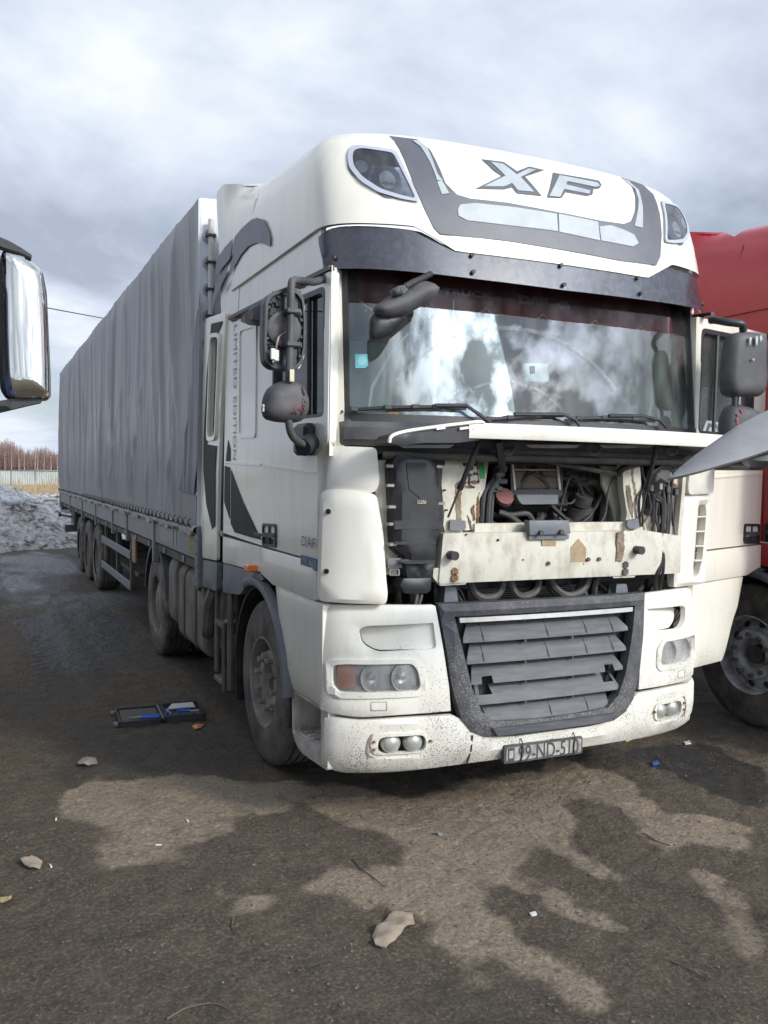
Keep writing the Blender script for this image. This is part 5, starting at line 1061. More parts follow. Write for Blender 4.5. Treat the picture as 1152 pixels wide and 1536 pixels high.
# radiator below the beam
rd = bp('radiator', [(725, 850), (888, 845), (888, 915), (725, 915)], m_fins, .45, .06)
fb = B()
for i in range(26):
    z_ = 1.06+i*.0115; V, F_ = boxVF((rd.data.vertices[0].co.x*0-.25, .437, z_), (.42, .452, z_+.004)); fb.add(V, F_)
fb.out('radiator_fin_rows', m_steel, rd, smooth=0, kind='stuff')
bp('radiator_tank', [(702, 850), (732, 850), (732, 915), (702, 915)], m_tank, .42, .1, dome=.02, R=.03)
box('bay_floor_crossmember', (-.9, .45, .95), (.9, .60, 1.08), m_dsteel, TR)
for P in ([(708, 856, .3), (706, 875, .28), (715, 892, .27), (732, 897, .27), (748, 890, .27), (754, 870, .28), (742, 853, .3)], [(766, 850, .3), (766, 872, .27), (776, 892, .26), (792, 893, .26), (806, 882, .27), (810, 850, .3)], [(824, 850, .3), (828, 875, .26), (845, 891, .25), (862, 892, .25), (878, 880, .26), (886, 850, .3)], [(818, 855, .34), (826, 880, .32), (845, 897, .31), (862, 893, .31)], [(866, 890, .3), (874, 870, .3), (876, 850, .32)]): tpx('coolant_hose', P, .021, m_hose)
for (x0, y_0, x1, y_1) in ((668, 880, 684, 905), (925, 876, 940, 900)): bp('cab_mount_arm', [(x0, y_0), (x1, y_0), (x1+4, y_1), (x0-2, y_1)], m_greyp, .24, .12, dome=.01)
for P, r in (([(900, 855, .3), (893, 875, .28), (890, 900, .3)], .02), ([(910, 905, .3), (914, 890, .28), (915, 878, .3)], .014), ([(978, 860, .35), (978, 905, .36)], .05), ([(620, 880, .3), (622, 905, .32)], .03), ([(596, 870, .35), (598, 905, .35)], .02), ([(633, 892, .25), (629, 906, .25)], .008), ([(626, 892, .25), (623, 906, .25)], .008)): tpx('underfloor_pipe', P, r, m_dsteel if r != .008 else m_steel)
rb = random.Random(3)
for i in range(26):
    x_ = rb.uniform(-.9, .9); z_ = rb.uniform(1.1, 1.85); s_ = rb.uniform(.03, .09); box('engine_block', (x_-s_, .52, z_-s_*.8), (x_+s_, .62+rb.random()*.1, z_+s_*.8), m_dsteel, TR, bev=.015)
rw = random.Random(21)
for i in range(22):
    x0, x1 = rw.uniform(735, 925), rw.uniform(735, 925); yb = rw.uniform(.36, .5); tpx('bay_cable', [(x0, rw.uniform(690, 790), yb), ((x0+x1)/2+rw.uniform(-12, 12), rw.uniform(700, 785), yb-.04), (x1, rw.uniform(690, 795), yb)], rw.choice((.005, .007, .011, .014)), rw.choice((m_wires, m_hose, m_dust)))
for i in range(16):
    x0 = rw.uniform(960, 1012); tpx('bay_cable', [(x0, rw.uniform(700, 730), .19), (x0+rw.uniform(-14, 14), rw.uniform(735, 770), .17), (x0+rw.uniform(-8, 8), rw.uniform(780, 840), .18)], rw.choice((.004, .005, .008)), rw.choice((m_wires, m_wires, m_hose)))
for i in range(18):
    x0 = rw.uniform(590, 1000); tpx('lower_cable', [(x0, 872+rw.uniform(0, 8), .33), (x0+rw.uniform(-14, 14), 888, .3), (x0+rw.uniform(-20, 20), 906, .34)], rw.choice((.006, .010, .016)), rw.choice((m_wires, m_dust, m_hose)))
for i in range(7):
    x0, y_ = rw.uniform(662, 950), rw.uniform(800, 862); c = at(x0, y_, y=.147); cyl('beam_hole', c, 'y', rw.choice((.004, .005, .007)), .006, m_intd, beam, n=8)
# ------------------------------------------------------------------ open bonnet flap (hinged under the windscreen, lifted forward)
def FLP(x, t, d):                                        # t: 0 at the hinge .. 1 at the free edge; d: height above the panel's mid surface
    yh = .10+.05*x*x+.02; yf = -.15+.10*x*x+.10*max(0, abs(x)-.85)**1.2
    zh = 2.02; zf = 2.085
    return (x, yh+(yf-yh)*t, zh+(zf-zh)*t+d)
V = []; Fc = []; xs_ = np.linspace(-.66, 1.12, 44); prf = [(.0, .0), (.3, .014), (.7, .02), (.93, .02), (.985, .010), (1.0, -.008), (1.0, -.052), (.985, -.060), (.965, -.052), (.955, -.018), (.9, -.006), (.5, -.004), (0, -.02)]
for x_ in xs_: V += [FLP(x_, t, d) for t, d in prf]
k = len(prf)
for i in range(len(xs_)-1):
    for j in range(k): Fc.append((i*k+j, i*k+(j+1) % k, i*k+k+(j+1) % k, i*k+k+j))
Fc += [tuple(range(k)), tuple((len(xs_)-1)*k+j for j in range(k))]
fl = mk('bonnet_flap', V, Fc, None, TR, smooth=35, mats=[m_wplast, m_blk]); fl['label'] = 'white bonnet flap raised level below the windscreen'
for p in fl.data.polygons: p.material_index = 1 if (p.normal.z < -.25 and p.center.y+1.5 > FLP(p.center.x, .9, 0)[1]+.0) else 0
el_ = [AY(-.12)(q) for q in [(585, 662), (592, 653), (610, 648), (660, 640), (720, 635), (726, 650), (722, 660), (690, 664), (640, 664), (600, 668)]]
plate('flap_end', el_, SYf(-.10), m_blk, fl, step=.06, th=.16, dome=.01, R=.02)
tube('flap_end_rim', spl([tuple(at(a, b_, y=-.108)) for a, b_ in [(584, 664), (588, 654), (610, 647), (650, 641), (690, 636), (722, 633), (728, 642)]], 4), .009, m_wplast, fl, n=6)
for a in (655, 690): P = [AY(-.115)(q) for q in ((a, 641), (a+12, 639.5), (a+14, 643), (a, 645))]; plate('flap_chip', P, SYf(-.115), m_wplast, fl, step=.1, th=.01)
cyl('flap_roller', at(592, 661, y=-.08), 'y', .022, .03, m_dust, fl, n=14)
for px in (760, 890, 1005):
    tpx('flap_hook', [(px-12, 668, .06), (px-4, 680, .04), (px+6, 681, .04), (px+12, 670, .06)], .007, m_dsteel, fl); cyl('flap_hinge', at(px, 667, y=.09), 'x', .022, .06, m_blk, fl, n=10)
for px in (640, 830, 940): bp('badge_slot', [(px-42, 667), (px+42, 667), (px+34, 672), (px-34, 672)], m_steel if px != 640 else m_silver, .045, .01, fl)
# ------------------------------------------------------------------ wipers, stickers on the glass
def wiper(P, arm):
    w_ = tube('wiper', [SF(*onS(p), .03) for p in P], .009, m_blk, TR, n=6); tube('wiper_arm', [SF(*onS(p), .045) for p in arm], .010, m_blk, w_, n=6)
    for i in range(len(P)-1):
        c = np.array(SF(*onS(P[i]), .035)); box('wiper_clip', c-np.array([.02, .008, .008]), c+np.array([.02, .004, .012]), m_blk, w_, bev=.002)
wiper([(533, 615), (580, 612), (620, 611), (650, 611), (695, 613)], [(648, 609), (694, 609), (728, 633), (735, 645)])
wiper([(730, 629), (760, 627), (800, 624), (840, 624)], [(765, 622), (838, 622), (855, 630), (862, 640)])
wiper([(862, 628), (900, 627), (945, 629), (975, 632)], [(905, 624), (955, 624), (980, 631), (990, 642)])
def gl_dec(name, P, m, off=-.006): return plate(name, [onS(p) for p in P], SF, m, ws, step=.06, d=off, th=.001)
gl_dec('blue_sticker', [(532, 531), (551, 531), (552, 548), (548, 552), (533, 552)], mat('sticker_blue', (.18, .50, .56), .5))
gl_dec('sticker_ring', [(535, 541), (538, 535), (545, 534), (550, 540), (547, 547), (538, 548)], mat('sticker_pale', (.28, .60, .64), .5), -.0045)
gl_dec('orange_sticker', [(584, 618), (598, 618), (598, 627), (584, 627)], mat('sticker_orange', (.60, .33, .12), .6))
gl_dec('orange_sticker_print', [(588, 620), (594, 620), (594, 625), (588, 625)], mat('sticker_red', (.55, .16, .10), .6), -.0045)
# things lying against the glass on the dashboard, wash marks
for P, m in (([(664, 617), (682, 614), (690, 631), (672, 631)], mat('wrapper_pale', (.50, .62, .58), .5)), ([(680, 615), (686, 614), (692, 631), (687, 631)], mat('wrapper_red', (.55, .12, .08), .5)), ([(686, 614), (700, 613), (712, 631), (692, 631)], mat('wrapper_blue', (.05, .32, .62), .5))):
    plate('snack_wrapper', [onS(p) for p in P], SF, m, TR, step=.05, d=-.05, th=.004)
un = plate('toll_unit', rnd([onS(p) for p in ((790, 544), (825, 545), (826, 572), (792, 571))], .01), SF, mat('toll_unit_white', (.62, .72, .70), .5), ws, step=.05, d=-.016, th=.03)
plate('toll_unit_window', rnd([onS(p) for p in ((797, 549), (804, 549), (804, 560), (797, 560))], .002), SF, m_int, un, step=.05, d=-.010, th=.004)
tube('toll_cable', [SF(*onS(p), -.03) for p in ((815, 572), (817, 592), (835, 612), (850, 622))], .004, m_wires, ws, n=5)
m_smear = glass('wiper_smear', (1, 1, 1), 1.0, 0, .075, (.70, .74, .72))
for cx, r0, r1 in ((905, 196, 202), (905, 115, 119)):
    P = [(cx-150+r0*math.cos(a), 690-r0*1.0*math.sin(a)) for a in np.linspace(.55, 2.5, 14)]; Q = [(cx-150+r1*math.cos(a), 690-r1*math.sin(a)) for a in np.linspace(2.5, .55, 14)]
    P = [p for p in P+Q if 470 < p[1] < 625]; 
    if len(P) > 6: gl_dec('wiper_smear', P, m_smear, -.0045)
P = [(580+k*3.5, 610-k*9+.45*k*k*.5) for k in range(12)]
gl_dec('wiper_smear', [(552, 610), (556, 580), (575, 545), (600, 510), (640, 475), (642, 477), (603, 512), (579, 547), (560, 582), (556, 610)], m_smear, -.0045)
for x_, a, b_ in ((648, 455, 608), (680, 450, 560), (683, 480, 605), (687, 520, 606)): gl_dec('dried_drip', [(x_, a), (x_+1.3, a), (x_+1.8, (a+b_)/2), (x_+.8, b_), (x_-.5, b_), (x_+.2, (a+b_)/2)], m_smear, -.0045)
# ------------------------------------------------------------------ mirrors
def pill(name, P, y, m, par, front=.05, backd=.05, step=.03, R=.07, r=.03):
    P = rnd(P, r); return plate(name, P, SYf(y), m, par, step=step, th=backd, dome=front, R=R, smooth=70)
A2 = AY(.20)
zM = lambda P: [(380+a/5.117, 400+b_/5.117) for a, b_ in P]
ma = tube('mirror_pole', spl([tuple(at(a, b_, y=y)) for a, b_, y in [(486, 419, .33), (470, 423, .28), (452, 421, .20), (440, 421, .16), (437, 430, .15), (436, 480, .15), (434, 560, .15), (432, 600, .17), (434, 640, .17), (440, 656, .22), (450, 664, .30), (460, 668, .36)]], 5), .0185, m_dust, TR, n=12)
zs = [(a, b_) for a, b_ in zM([(95, 260), (130, 200), (230, 165), (330, 165), (385, 230), (400, 400), (395, 640), (370, 750), (320, 795), (150, 780), (95, 730), (85, 600)])]
mf = pill('mirror_frame', [A2(p) for p in zs], .215, m_blk, TR, .0, .07, r=.02); mf['label'] = 'mirror with its cover missing, showing bare black ribs'
c0 = np.mean(np.array(zs), 0); inn = [tuple(c0+(np.array(p)-c0)*.90) for p in zs]
plate('mirror_rim', rnd([A2(p) for p in zs], .02), SYf(.195), m_blk, mf, holes=[rnd([A2(p) for p in inn], .02)], step=.04, th=.04, dome=.006, R=.01)
plate('mirror_side_shell', rnd([A2(p) for p in zM([(385, 230), (408, 300), (412, 500), (400, 690), (370, 770), (350, 785), (380, 720), (395, 600), (400, 400)])], .004), SYf(.22), m_wplast, mf, step=.04, th=.05)
rr_ = random.Random(5); A3 = AY(.20)
for zz_ in (355, 375, 590, 615): p0 = at(*zM([(105, zz_)])[0], y=.205); p1 = at(*zM([(385, zz_)])[0], y=.205); tube('mirror_rib', [tuple(p0), tuple(p1)], .004, m_dust, mf, n=4)
for xx_ in (150, 240, 360): p0 = at(*zM([(xx_, 190)])[0], y=.208); p1 = at(*zM([(xx_-12, 770)])[0], y=.208); tube('mirror_rib', [tuple(p0), tuple(p1)], .004, m_dust, mf, n=4)
for a, b_ in ((125, 270), (155, 260), (190, 290), (195, 235), (150, 335), (245, 205), (110, 425), (140, 360), (110, 550), (135, 610), (235, 750), (355, 355), (355, 605), (365, 470), (360, 690), (115, 690), (365, 540), (370, 410), (300, 190)):
    c = at(*zM([(a, b_)])[0], y=.203); s_ = rr_.uniform(.008, .014); box('mirror_clip', c-np.array([s_, .004, s_*.8]), c+np.array([s_, .012, s_*.8]), m_dust if rr_.random() < .5 else m_intd, mf, bev=.002)
c = at(*zM([(235, 480)])[0], y=.2); V, Fc = lathe([(.012, .085), (-.006, .083), (-.010, .07), (-.004, .03), (-.008, .018), (-.008, 0)], tuple(c), 'y', 28); mk('mirror_motor', V, Fc, m_dust, mf, smooth=40)
for b_ in (345, 600): c = at(*zM([(300, b_)])[0], y=.15); box('mirror_clamp', c-np.array([.036, .03, .012]), c+np.array([.036, .05, .012]), m_dust, mf, bev=.006)
for k, (col, o_) in enumerate(((m_steel, 0), (m_redcap, 5), (m_wires, -6))):
    tube('mirror_wire', spl([tuple(at(*zM([(a+o_, b_)])[0], y=y)) for a, b_, y in [(285, 482, .14), (240, 500, .15), (200, 530, .16), (180, 590, .16), (165, 680, .17), (150+k*14, 735, .17), (175+k*9, 690, .17)]], 5), .0035, col, mf, n=5)
for a, b_ in ((150, 670), (178, 682)): c = at(*zM([(a, b_)])[0], y=.165); box('wire_connector', c-np.array([.011, .006, .026]), c+np.array([.011, .008, .026]), mat('white_connector', (.62, .63, .55), .5), mf, bev=.003)
c = at(*zM([(296, 835)])[0], y=.122); box('pole_label', c-np.array([.011, .003, .028]), c+np.array([.011, .003, .028]), m_cream, ma, bev=.001)
lo_ = zM([(75, 1000), (110, 930), (200, 880), (290, 868), (365, 905), (410, 990), (418, 1080), (395, 1160), (330, 1200), (180, 1195), (85, 1170), (62, 1110)])
lm = pill('wide_angle_mirror', [A2(p) for p in lo_], .18, m_dust, TR, .06, .03, R=.075, r=.03, step=.014); lm['label'] = 'dusty lower mirror with red paint scuffs'
rs_ = random.Random(4)
for i in range(46):
    a, b_ = rs_.choice(((rs_.gauss(262, 14), rs_.uniform(985, 1130)), (rs_.gauss(338, 9), rs_.uniform(930, 1120)), (rs_.gauss(295, 20), rs_.gauss(1100, 25)))); l_ = rs_.uniform(4, 15); w_ = rs_.uniform(1.5, 4)
    plate('red_scuff', [A2(p) for p in zM([(a, b_-l_), (a+w_, b_-l_*.3), (a+w_*.6, b_+l_), (a-w_*.7, b_+l_*.2)])], SYf(.1195), m_redscuff, lm, step=.05, th=.010)
for b_ in (1070, 1100): c = at(*zM([(72, b_)])[0], y=.16); box('mirror_mark', c-np.array([.004, .014, .008]), c+np.array([.004, .0, .008]), m_silver, lm, bev=0)
mb = np.array(at(466, 659, x=-W)); box('mirror_mount', mb+np.array([-.07, -.10, -.085]), mb+np.array([.0, .09, .08]), m_blk, TR, bev=.02)
cyl('mirror_joint', np.array(at(461, 667, y=.36)), (.6, .5, .3), .045, .09, m_blk, TR, n=16)
# kerb mirror above the door
V = np.array([at(*p, x=-W-.02) for p in z4([(290, 745), (300, 720), (360, 665), (400, 650), (400, 760), (345, 768)])])
plate('kerb_mirror', rnd([(v[1], v[2]) for v in V], .02), SL, m_dust, TR, step=.06, d=.10, th=.11, dome=.04, R=.07)
# front mirror hung from the visor
zW = lambda P: [(500+a/3.84, 380+b_/3.84) for a, b_ in P]
fm = pill('front_mirror', [AY(-.02)(p) for p in zW([(248, 320), (262, 295), (330, 245), (420, 200), (500, 165), (545, 152), (600, 172), (625, 200), (600, 250), (520, 300), (440, 345), (350, 365), (280, 358)])], -.0, m_dust, TR, .05, .03, R=.06, r=.02, step=.014)
pill('front_mirror_glass_case', [AY(.03)(p) for p in zW([(218, 375), (250, 335), (330, 330), (420, 350), (395, 400), (330, 465), (270, 492), (228, 498), (217, 470)])], .03, m_blk, fm, .02, .03, R=.04, r=.02)
pill('front_mirror_pivot', [AY(-.08)(p) for p in zW([(355, 205), (385, 182), (430, 175), (445, 205), (420, 225), (365, 240)])], -.06, m_dust, fm, .02, .04, R=.03, r=.01)
tube('front_mirror_arm', spl([tuple(at(*zW([(a, b_)])[0], y=y)) for a, b_, y in [(410, 195, -.05), (455, 170, -.02), (500, 150, .04), (560, 120, .11)]], 5), .016, m_blk, fm, n=8)
# mirrors on the open right-hand door
A5 = AY(-.02); zR = lambda P: [(1020+a/4.803, 330+b_/4.8) for a, b_ in P]
rm = pill('mirror_shell', [A5(p) for p in zR([(380, 860), (410, 810), (480, 797), (600, 815), (632, 860), (630, 1000), (632, 1150), (620, 1230), (590, 1270), (400, 1275), (355, 1240), (348, 1150), (362, 960)])], .0, m_dust, TR, .05, .05, R=.06, r=.03, step=.015); rm['label'] = 'dark mirror shell on the open driver door'
A_ = A5; 
tube('mirror_bracket', spl([tuple(at(*zR([(a, b_)])[0], y=y)) for a, b_, y in [(218, 722, .12), (260, 722, .08), (330, 735, .02), (420, 745, -.02), (450, 755, -.02), (455, 800, -.01)]], 5), .022, m_blk, rm, n=8)
tube('mirror_bracket', [tuple(at(*zR([(a, b_)])[0], y=.0)) for a, b_ in [(395, 1265), (392, 1340)]], .016, m_blk, rm, n=8); tube('mirror_bracket', [tuple(at(*zR([(a, b_)])[0], y=.0)) for a, b_ in [(425, 1265), (422, 1330)]], .012, m_steel, rm, n=8)
r2_ = pill('wide_angle_mirror', [A5(p) for p in zR([(330, 1500), (335, 1420), (370, 1345), (420, 1325), (520, 1345), (600, 1385), (640, 1440), (640, 1560), (560, 1590), (350, 1580)])], .0, m_dust, TR, .05, .04, R=.07, r=.03, step=.015)
for P in ([(405, 1370), (430, 1365), (435, 1385), (415, 1400)], [(375, 1430), (392, 1430), (392, 1475), (378, 1475)], [(395, 1400), (385, 1420), (378, 1400)]): plate('red_scuff', [A5(p) for p in zR(P)], SYf(-.052), m_redscuff, r2_, step=.03, th=.012)
box('mirror_mount', (1.27, -.05, 1.90), (1.42, .30, 2.02), m_blk, TR, bev=.03)
for P in ([(455, 855), (462, 850), (475, 858), (468, 875), (462, 910), (458, 905)], [(500, 850), (512, 840), (520, 870), (508, 915), (500, 890)], [(528, 845), (545, 835), (548, 865), (532, 885)], [(475, 1005), (500, 1005), (488, 1012), (486, 1025)]): plate('scratch', [A5(p) for p in zR(P)], SYf(-.066), m_silver, rm, step=.03, th=.006)
# ------------------------------------------------------------------ cab interior
plate('dashboard', rnd([(-1.12, .32), (1.12, .32), (1.12, .62), (-1.12, .68)], .06), lambda u, v, d: (u, v, 2.06+d+.03*math.sin(v*9)), m_intd, TR, step=.12, th=.1, dome=.03, R=.06)
box('instrument_hood', (.35, .55, 2.05), (1.0, .78, 2.17), m_intd, TR, bev=.05)
def seat(x, nm_par=TR):
    s = pill('seat', [(x-.25, 1.60), (x+.25, 1.60), (x+.26, 2.30), (x+.17, 2.52), (x-.17, 2.52), (x-.26, 2.30)], 1.32, m_seat, TR, .06, .10, step=.06, R=.1, r=.06)
    pill('headrest', [(x-.14, 2.50), (x+.14, 2.50), (x+.13, 2.70), (x-.13, 2.70)], 1.32, m_seat, s, .05, .06, step=.05, R=.06, r=.05)
    box('seat_cushion', (x-.26, .92, 1.62), (x+.26, 1.36, 1.80), m_seat, s, bev=.05); box('seat_base', (x-.2, 1.0, 1.27), (x+.2, 1.3, 1.62), m_intd, s)
seat(-.72); seat(.72)
V, Fc = tubeVF([(.72+.225*math.cos(a), .80+.225*math.sin(a)*.55, 2.16+.225*math.sin(a)*.835) for a in np.linspace(0, 2*math.pi, 33)[:-1]], .017, 8, True); sw = mk('steering_wheel', V, Fc, m_intd, TR, smooth=60)
for a in (.2, math.pi-.2, -math.pi/2): tube('wheel_spoke', [(.72, .80, 2.14), (.72+.22*math.cos(a), .80+.12*math.sin(a), 2.15+.184*math.sin(a))], .018, m_intd, sw, n=6)
cyl('wheel_hub', (.72, .81, 2.14), (0, -.83, .55), .06, .05, m_intd, sw, n=16); tube('steering_column', [(.72, .82, 2.13), (.72, .70, 1.9)], .04, m_intd, sw, n=10)
box('bunk', (-1.18, 1.72, 1.55), (1.18, 2.28, 1.78), m_seat, TR, bev=.05); box('overhead_locker', (-1.15, .45, 2.80), (1.15, .85, 2.93), m_int, TR, bev=.03)
# burgundy valance with gold fringe
sc_ = 6; bot = []
for i in range(sc_):
    for t in np.linspace(0, 1, 9)[:-1]: bot.append((1.10-(i+t)*2.2/sc_, 2.735-.075*math.sin(math.pi*t)**.7))
bot.append((-1.10, 2.735))
val = [(-1.12, 2.93), (1.12, 2.93)]+bot
vl = plate('valance', val, lambda u, v, d: SF(u, v, d-.10+.006*math.sin(u*60)), m_velvet, TR, step=.05, th=.008)
tube('valance_trim', [SF(u, v, -.088) for u, v in bot], .008, m_gold, vl, n=6)
for i in range(sc_+1):
    for dx_, dz_ in ((0, -.03), (.04, -.055), (-.04, -.055), (.07, -.085), (-.07, -.085), (0, -.075)):
        u = 1.10-i*2.2/sc_+dx_
        if abs(u) < 1.1: p = SF(u, 2.735+dz_, -.09); V, Fc = lathe([(.007, .0), (.005, .006), (0, .008), (-.005, .006), (-.007, 0)], p, 'y', 8); mk('tassel_bead', V, Fc, m_gold, vl, smooth=60)
lettering('valance_lettering', 'DAF', .055, lambda a, b_: SF(-.16+a, 2.785+b_, -.086), mat('silver_thread', (.45, .46, .45), .6), vl, bold=.006, width=.20)
lettering('valance_lettering', 'TRUCK', .045, lambda a, b_: SF(-.62+a, 2.79+b_, -.086), mat('silver_thread', (.45, .46, .45), .6), vl, bold=.002, width=.30)
plate('valance_emblem', rnd([(.09, 2.79), (.12, 2.82), (.16, 2.825), (.19, 2.80), (.18, 2.775), (.15, 2.785), (.13, 2.77), (.11, 2.785)], .008), lambda u, v, d: SF(u, v, d-.086), mat('silver_thread', (.45, .46, .45), .6), vl, step=.03, th=.002)
for s in (-1,): plate('side_curtain', rnd([(.42, 2.0), (.62, 2.0), (.60, 2.86), (.42, 2.86)], .02), lambda u, v, d: (s*(1.17+.015*math.sin(u*70)), u, v), m_int, TR, step=.03, th=.012)
box('curtain_panel', (-1.08, .95, 1.95), (-.62, .965, 2.62), mat('pale_curtain', (.30, .36, .34), .9), TR)
# ================================================================== THE TRAILER
TL = thing('semi_trailer', 'long curtain sided trailer with creased grey tarpaulin behind the white cab', 'trailer', (0, 10, 0))
ty0, ty1, tz0, tz1 = 3.0, 16.617, 1.40, 3.956
_tr = np.random.default_rng(77); NC = 150
CR = np.stack([_tr.uniform(ty0-.2, ty1+.2, NC), _tr.normal(0, .03, NC), _tr.uniform(.035, .11, NC), _tr.normal(0, .014, NC)+.007, _tr.uniform(-.1, 1.1, NC), _tr.uniform(.4, 1.3, NC)], 1)
CR = np.concatenate([CR, np.stack([np.linspace(3.4, 16.4, 26)+_tr.uniform(-.15, .15, 26), _tr.normal(0, .02, 26), _tr.uniform(.02, .05, 26), _tr.uniform(.012, .03, 26), np.full(26, .75), np.full(26, .9)], 1),
   np.stack([_tr.uniform(3.2, 9.5, 34), _tr.uniform(-.38, .30, 34), _tr.uniform(.03, .07, 34), _tr.uniform(.008, .022, 34), _tr.uniform(.05, .35, 34), _tr.uniform(.2, .4, 34)], 1)])
def tarp_x(y, z):
    t = (z-tz0)/(tz1-tz0); env = .12+.88*min(1, max(0, t*7))*min(1, max(0, (1-t)*9+.15))
    zc = tz0+CR[:, 4]*(tz1-tz0); u = (y+.03*math.sin(z*2.1+y)-(CR[:, 0]+CR[:, 1]*(z-zc)*2))/CR[:, 2]
    f = float((CR[:, 3]*np.exp(-np.abs(u)**1.6)*np.exp(-((t-CR[:, 4])/CR[:, 5])**2)).sum())
    bil = .02*math.sin(y*.92+.6)*math.sin(math.pi*t)+.02*math.sin(y*2.3+1.1*z)*(.3+.7*t)
    return -1.285-env*(f+bil)
ny, nz = 520, 56; V = []; Fc = []
for i in range(ny+1):
    y = ty0+(ty1-ty0)*i/ny
    for j in range(nz+1):
        z = tz0+(tz1-tz0)*j/nz; zt_ = z-(.012*abs(math.sin(y*1.27))**2 if j == nz else 0); V.append((tarp_x(y, z), y, zt_))
for i in range(ny):
    for j in range(nz): a = i*(nz+1)+j; Fc.append((a, a+1, a+nz+2, a+nz+1))
tp = mk('tarpaulin', V, Fc, m_tarp, TL, smooth=80, recalc=False); tp['label'] = 'creased grey side curtain, darker where it is dirty'
V2 = [(-v[0], v[1], v[2]) for v in V]; mk('tarpaulin', V2, [f[::-1] for f in Fc], m_tarp, TL, smooth=80, recalc=False)
# printed dark wedge on the curtain near the front
plate('tarpaulin_print', [tuple(at(*p, x=-1.29)[[1, 2]]) for p in ((299, 432), (299.5, 560), (298, 690), (293, 742), (272, 735), (279, 640), (289, 520))], lambda u, v, d: (tarp_x(u, v)-.012-d, u, v), m_tarpd, TL, step=.03, th=.001)
V = []; Fc = []
for i in range(ny+1):
    y = ty0+(ty1-ty0)*i/ny; zt_ = tz1-.012*abs(math.sin(y*1.27))**2; V += [(tarp_x(y, tz1), y, zt_), (-.6, y, tz1+.015), (0, y, tz1+.03), (.6, y, tz1+.015), (-tarp_x(y, tz1), y, zt_)]
    if i:
        n = len(V)-10; Fc += [(n+j, n+j+1, n+j+6, n+j+5) for j in range(4)]
mk('roof_tarpaulin', V, Fc, m_tarp, TL, smooth=60, recalc=False)
plate('front_tarpaulin', rnd([(-1.285, 1.36), (1.285, 1.36), (1.285, 3.95), (0, 3.985), (-1.285, 3.95)], .015), lambda u, v, d: (u, ty0-.004-d-.008*math.sin(u*7+v*2)*math.cos(v*5), v), m_tarpf, TL, step=.12, th=.01)
box('rear_doors', (-1.27, ty1-.03, 1.2), (1.27, ty1+.02, 3.93), m_board, TL)
# fixing rod and eyelets on the front corner
tube('fixing_rod', [(-1.20, ty0-.055, 1.5), (-1.20, ty0-.055, 3.78)], .022, mat('pale_rod', (.62, .61, .57), .6), TL, n=8)
for i in range(11):
    z = 3.66-i*.205; V, Fc = lathe([(0, .055), (-.008, .052), (-.010, .04), (-.006, .028), (-.002, .024)], (-1.20, ty0-.012, z), 'y', 12); mk('eyelet', V, Fc, mat('eyelet_grey', (.34, .35, .37), .5), TL, smooth=40); box('rod_clip', (-1.235, ty0-.085, z-.012), (-1.165, ty0-.02, z+.006), m_dsteel, TL, bev=.002)
# hem, lacing cord and hooks
V = []; Fc = []
for i in range(301):
    y = ty0+(ty1-ty0)*i/300; wv = .010*math.sin(y*7)+.008*math.sin(y*19)
    for k, (dx_, z) in enumerate(((-.005, 1.425), (-.022-wv, 1.40), (-.030-wv, 1.372+wv*.6), (-.022, 1.345+wv), (-.002, 1.345))): V.append((-1.275+dx_, y, z))
    if i:
        n = len(V)-10; Fc += [(n+j, n+j+1, n+j+6, n+j+5) for j in range(4)]
mk('tarpaulin_hem', V, Fc, m_hem, TL, smooth=50, recalc=False)
P = []
for i in range(66):
    y = ty0+.10+i*.205
    if y < ty1-.1:
        P += [(-1.318, y, 1.415), (-1.322, y+.04, 1.440+.006*math.sin(i)), (-1.318, y+.09, 1.412)]
        tube('lacing_hook', [(-1.285, y+.04, 1.39), (-1.318, y+.04, 1.41), (-1.322, y+.04, 1.455), (-1.30, y+.04, 1.47)], .004, m_rope, TL, n=5) if i < 40 else None
tube('lacing_cord', P, .005, m_rope, TL, n=5)
# side boards and posts
by = [3.02, 4.95, 6.75, 8.0, 9.9, 11.9, 14.2, 16.6]
for i in range(len(by)-1):
    box('sideboard', (-1.268, by[i]+.012, 1.15), (-1.235, by[i+1]-.012, 1.343), m_board, TL, bev=.004)
    box('sideboard', (1.268, by[i]+.012, 1.15), (1.235, by[i+1]-.012, 1.343), m_board, TL, bev=.004)
for y in by: box('side_post', (-1.285, y-.035, 1.02 if y > 6 else .95), (-1.225, y+.035, 1.36), m_board, TL, bev=.006)
box('corner_post', (-1.29, 2.95, .94), (-1.20, 3.05, 1.42), m_greyp, TL, bev=.008)
for z_ in (1.0, 1.1, 1.2, 1.3): cyl('post_hole', (-1.291, 2.985, z_), 'x', .009, .004, m_intd, TL, n=8)
box('plywood_patch', (-1.273, 3.12, 1.235), (-1.262, 3.36, 1.335), m_wood, TL, bev=.001); box('plywood_patch', (-1.273, 3.12, 1.18), (-1.262, 3.36, 1.228), m_wood, TL, bev=.001)
box('sideboard_patch', (-1.273, 4.0, 1.19), (-1.262, 4.6, 1.33), m_boardl, TL, bev=.001); box('sideboard_patch', (-1.273, 3.85, 1.19), (-1.262, 3.95, 1.33), m_boardl, TL, bev=.001)
box('trailer_floor', (-1.23, ty0+.02, 1.10), (1.23, ty1, 1.16), m_dsteel, TL)
box('side_rail', (-1.245, ty0+.1, 1.06), (-1.18, ty1-.1, 1.13), m_dsteel, TL, bev=.004)
for s in (-1, 1): box('chassis_beam', (s*.50, 4.2, .85), (s*.62, 16.2, 1.10), m_dsteel, TL)
for i in range(16): y = 3.6+i*.85; box('lashing_ring', (-1.262, y, 1.075), (-1.246, y+.07, 1.125), m_steel, TL, bev=.004)
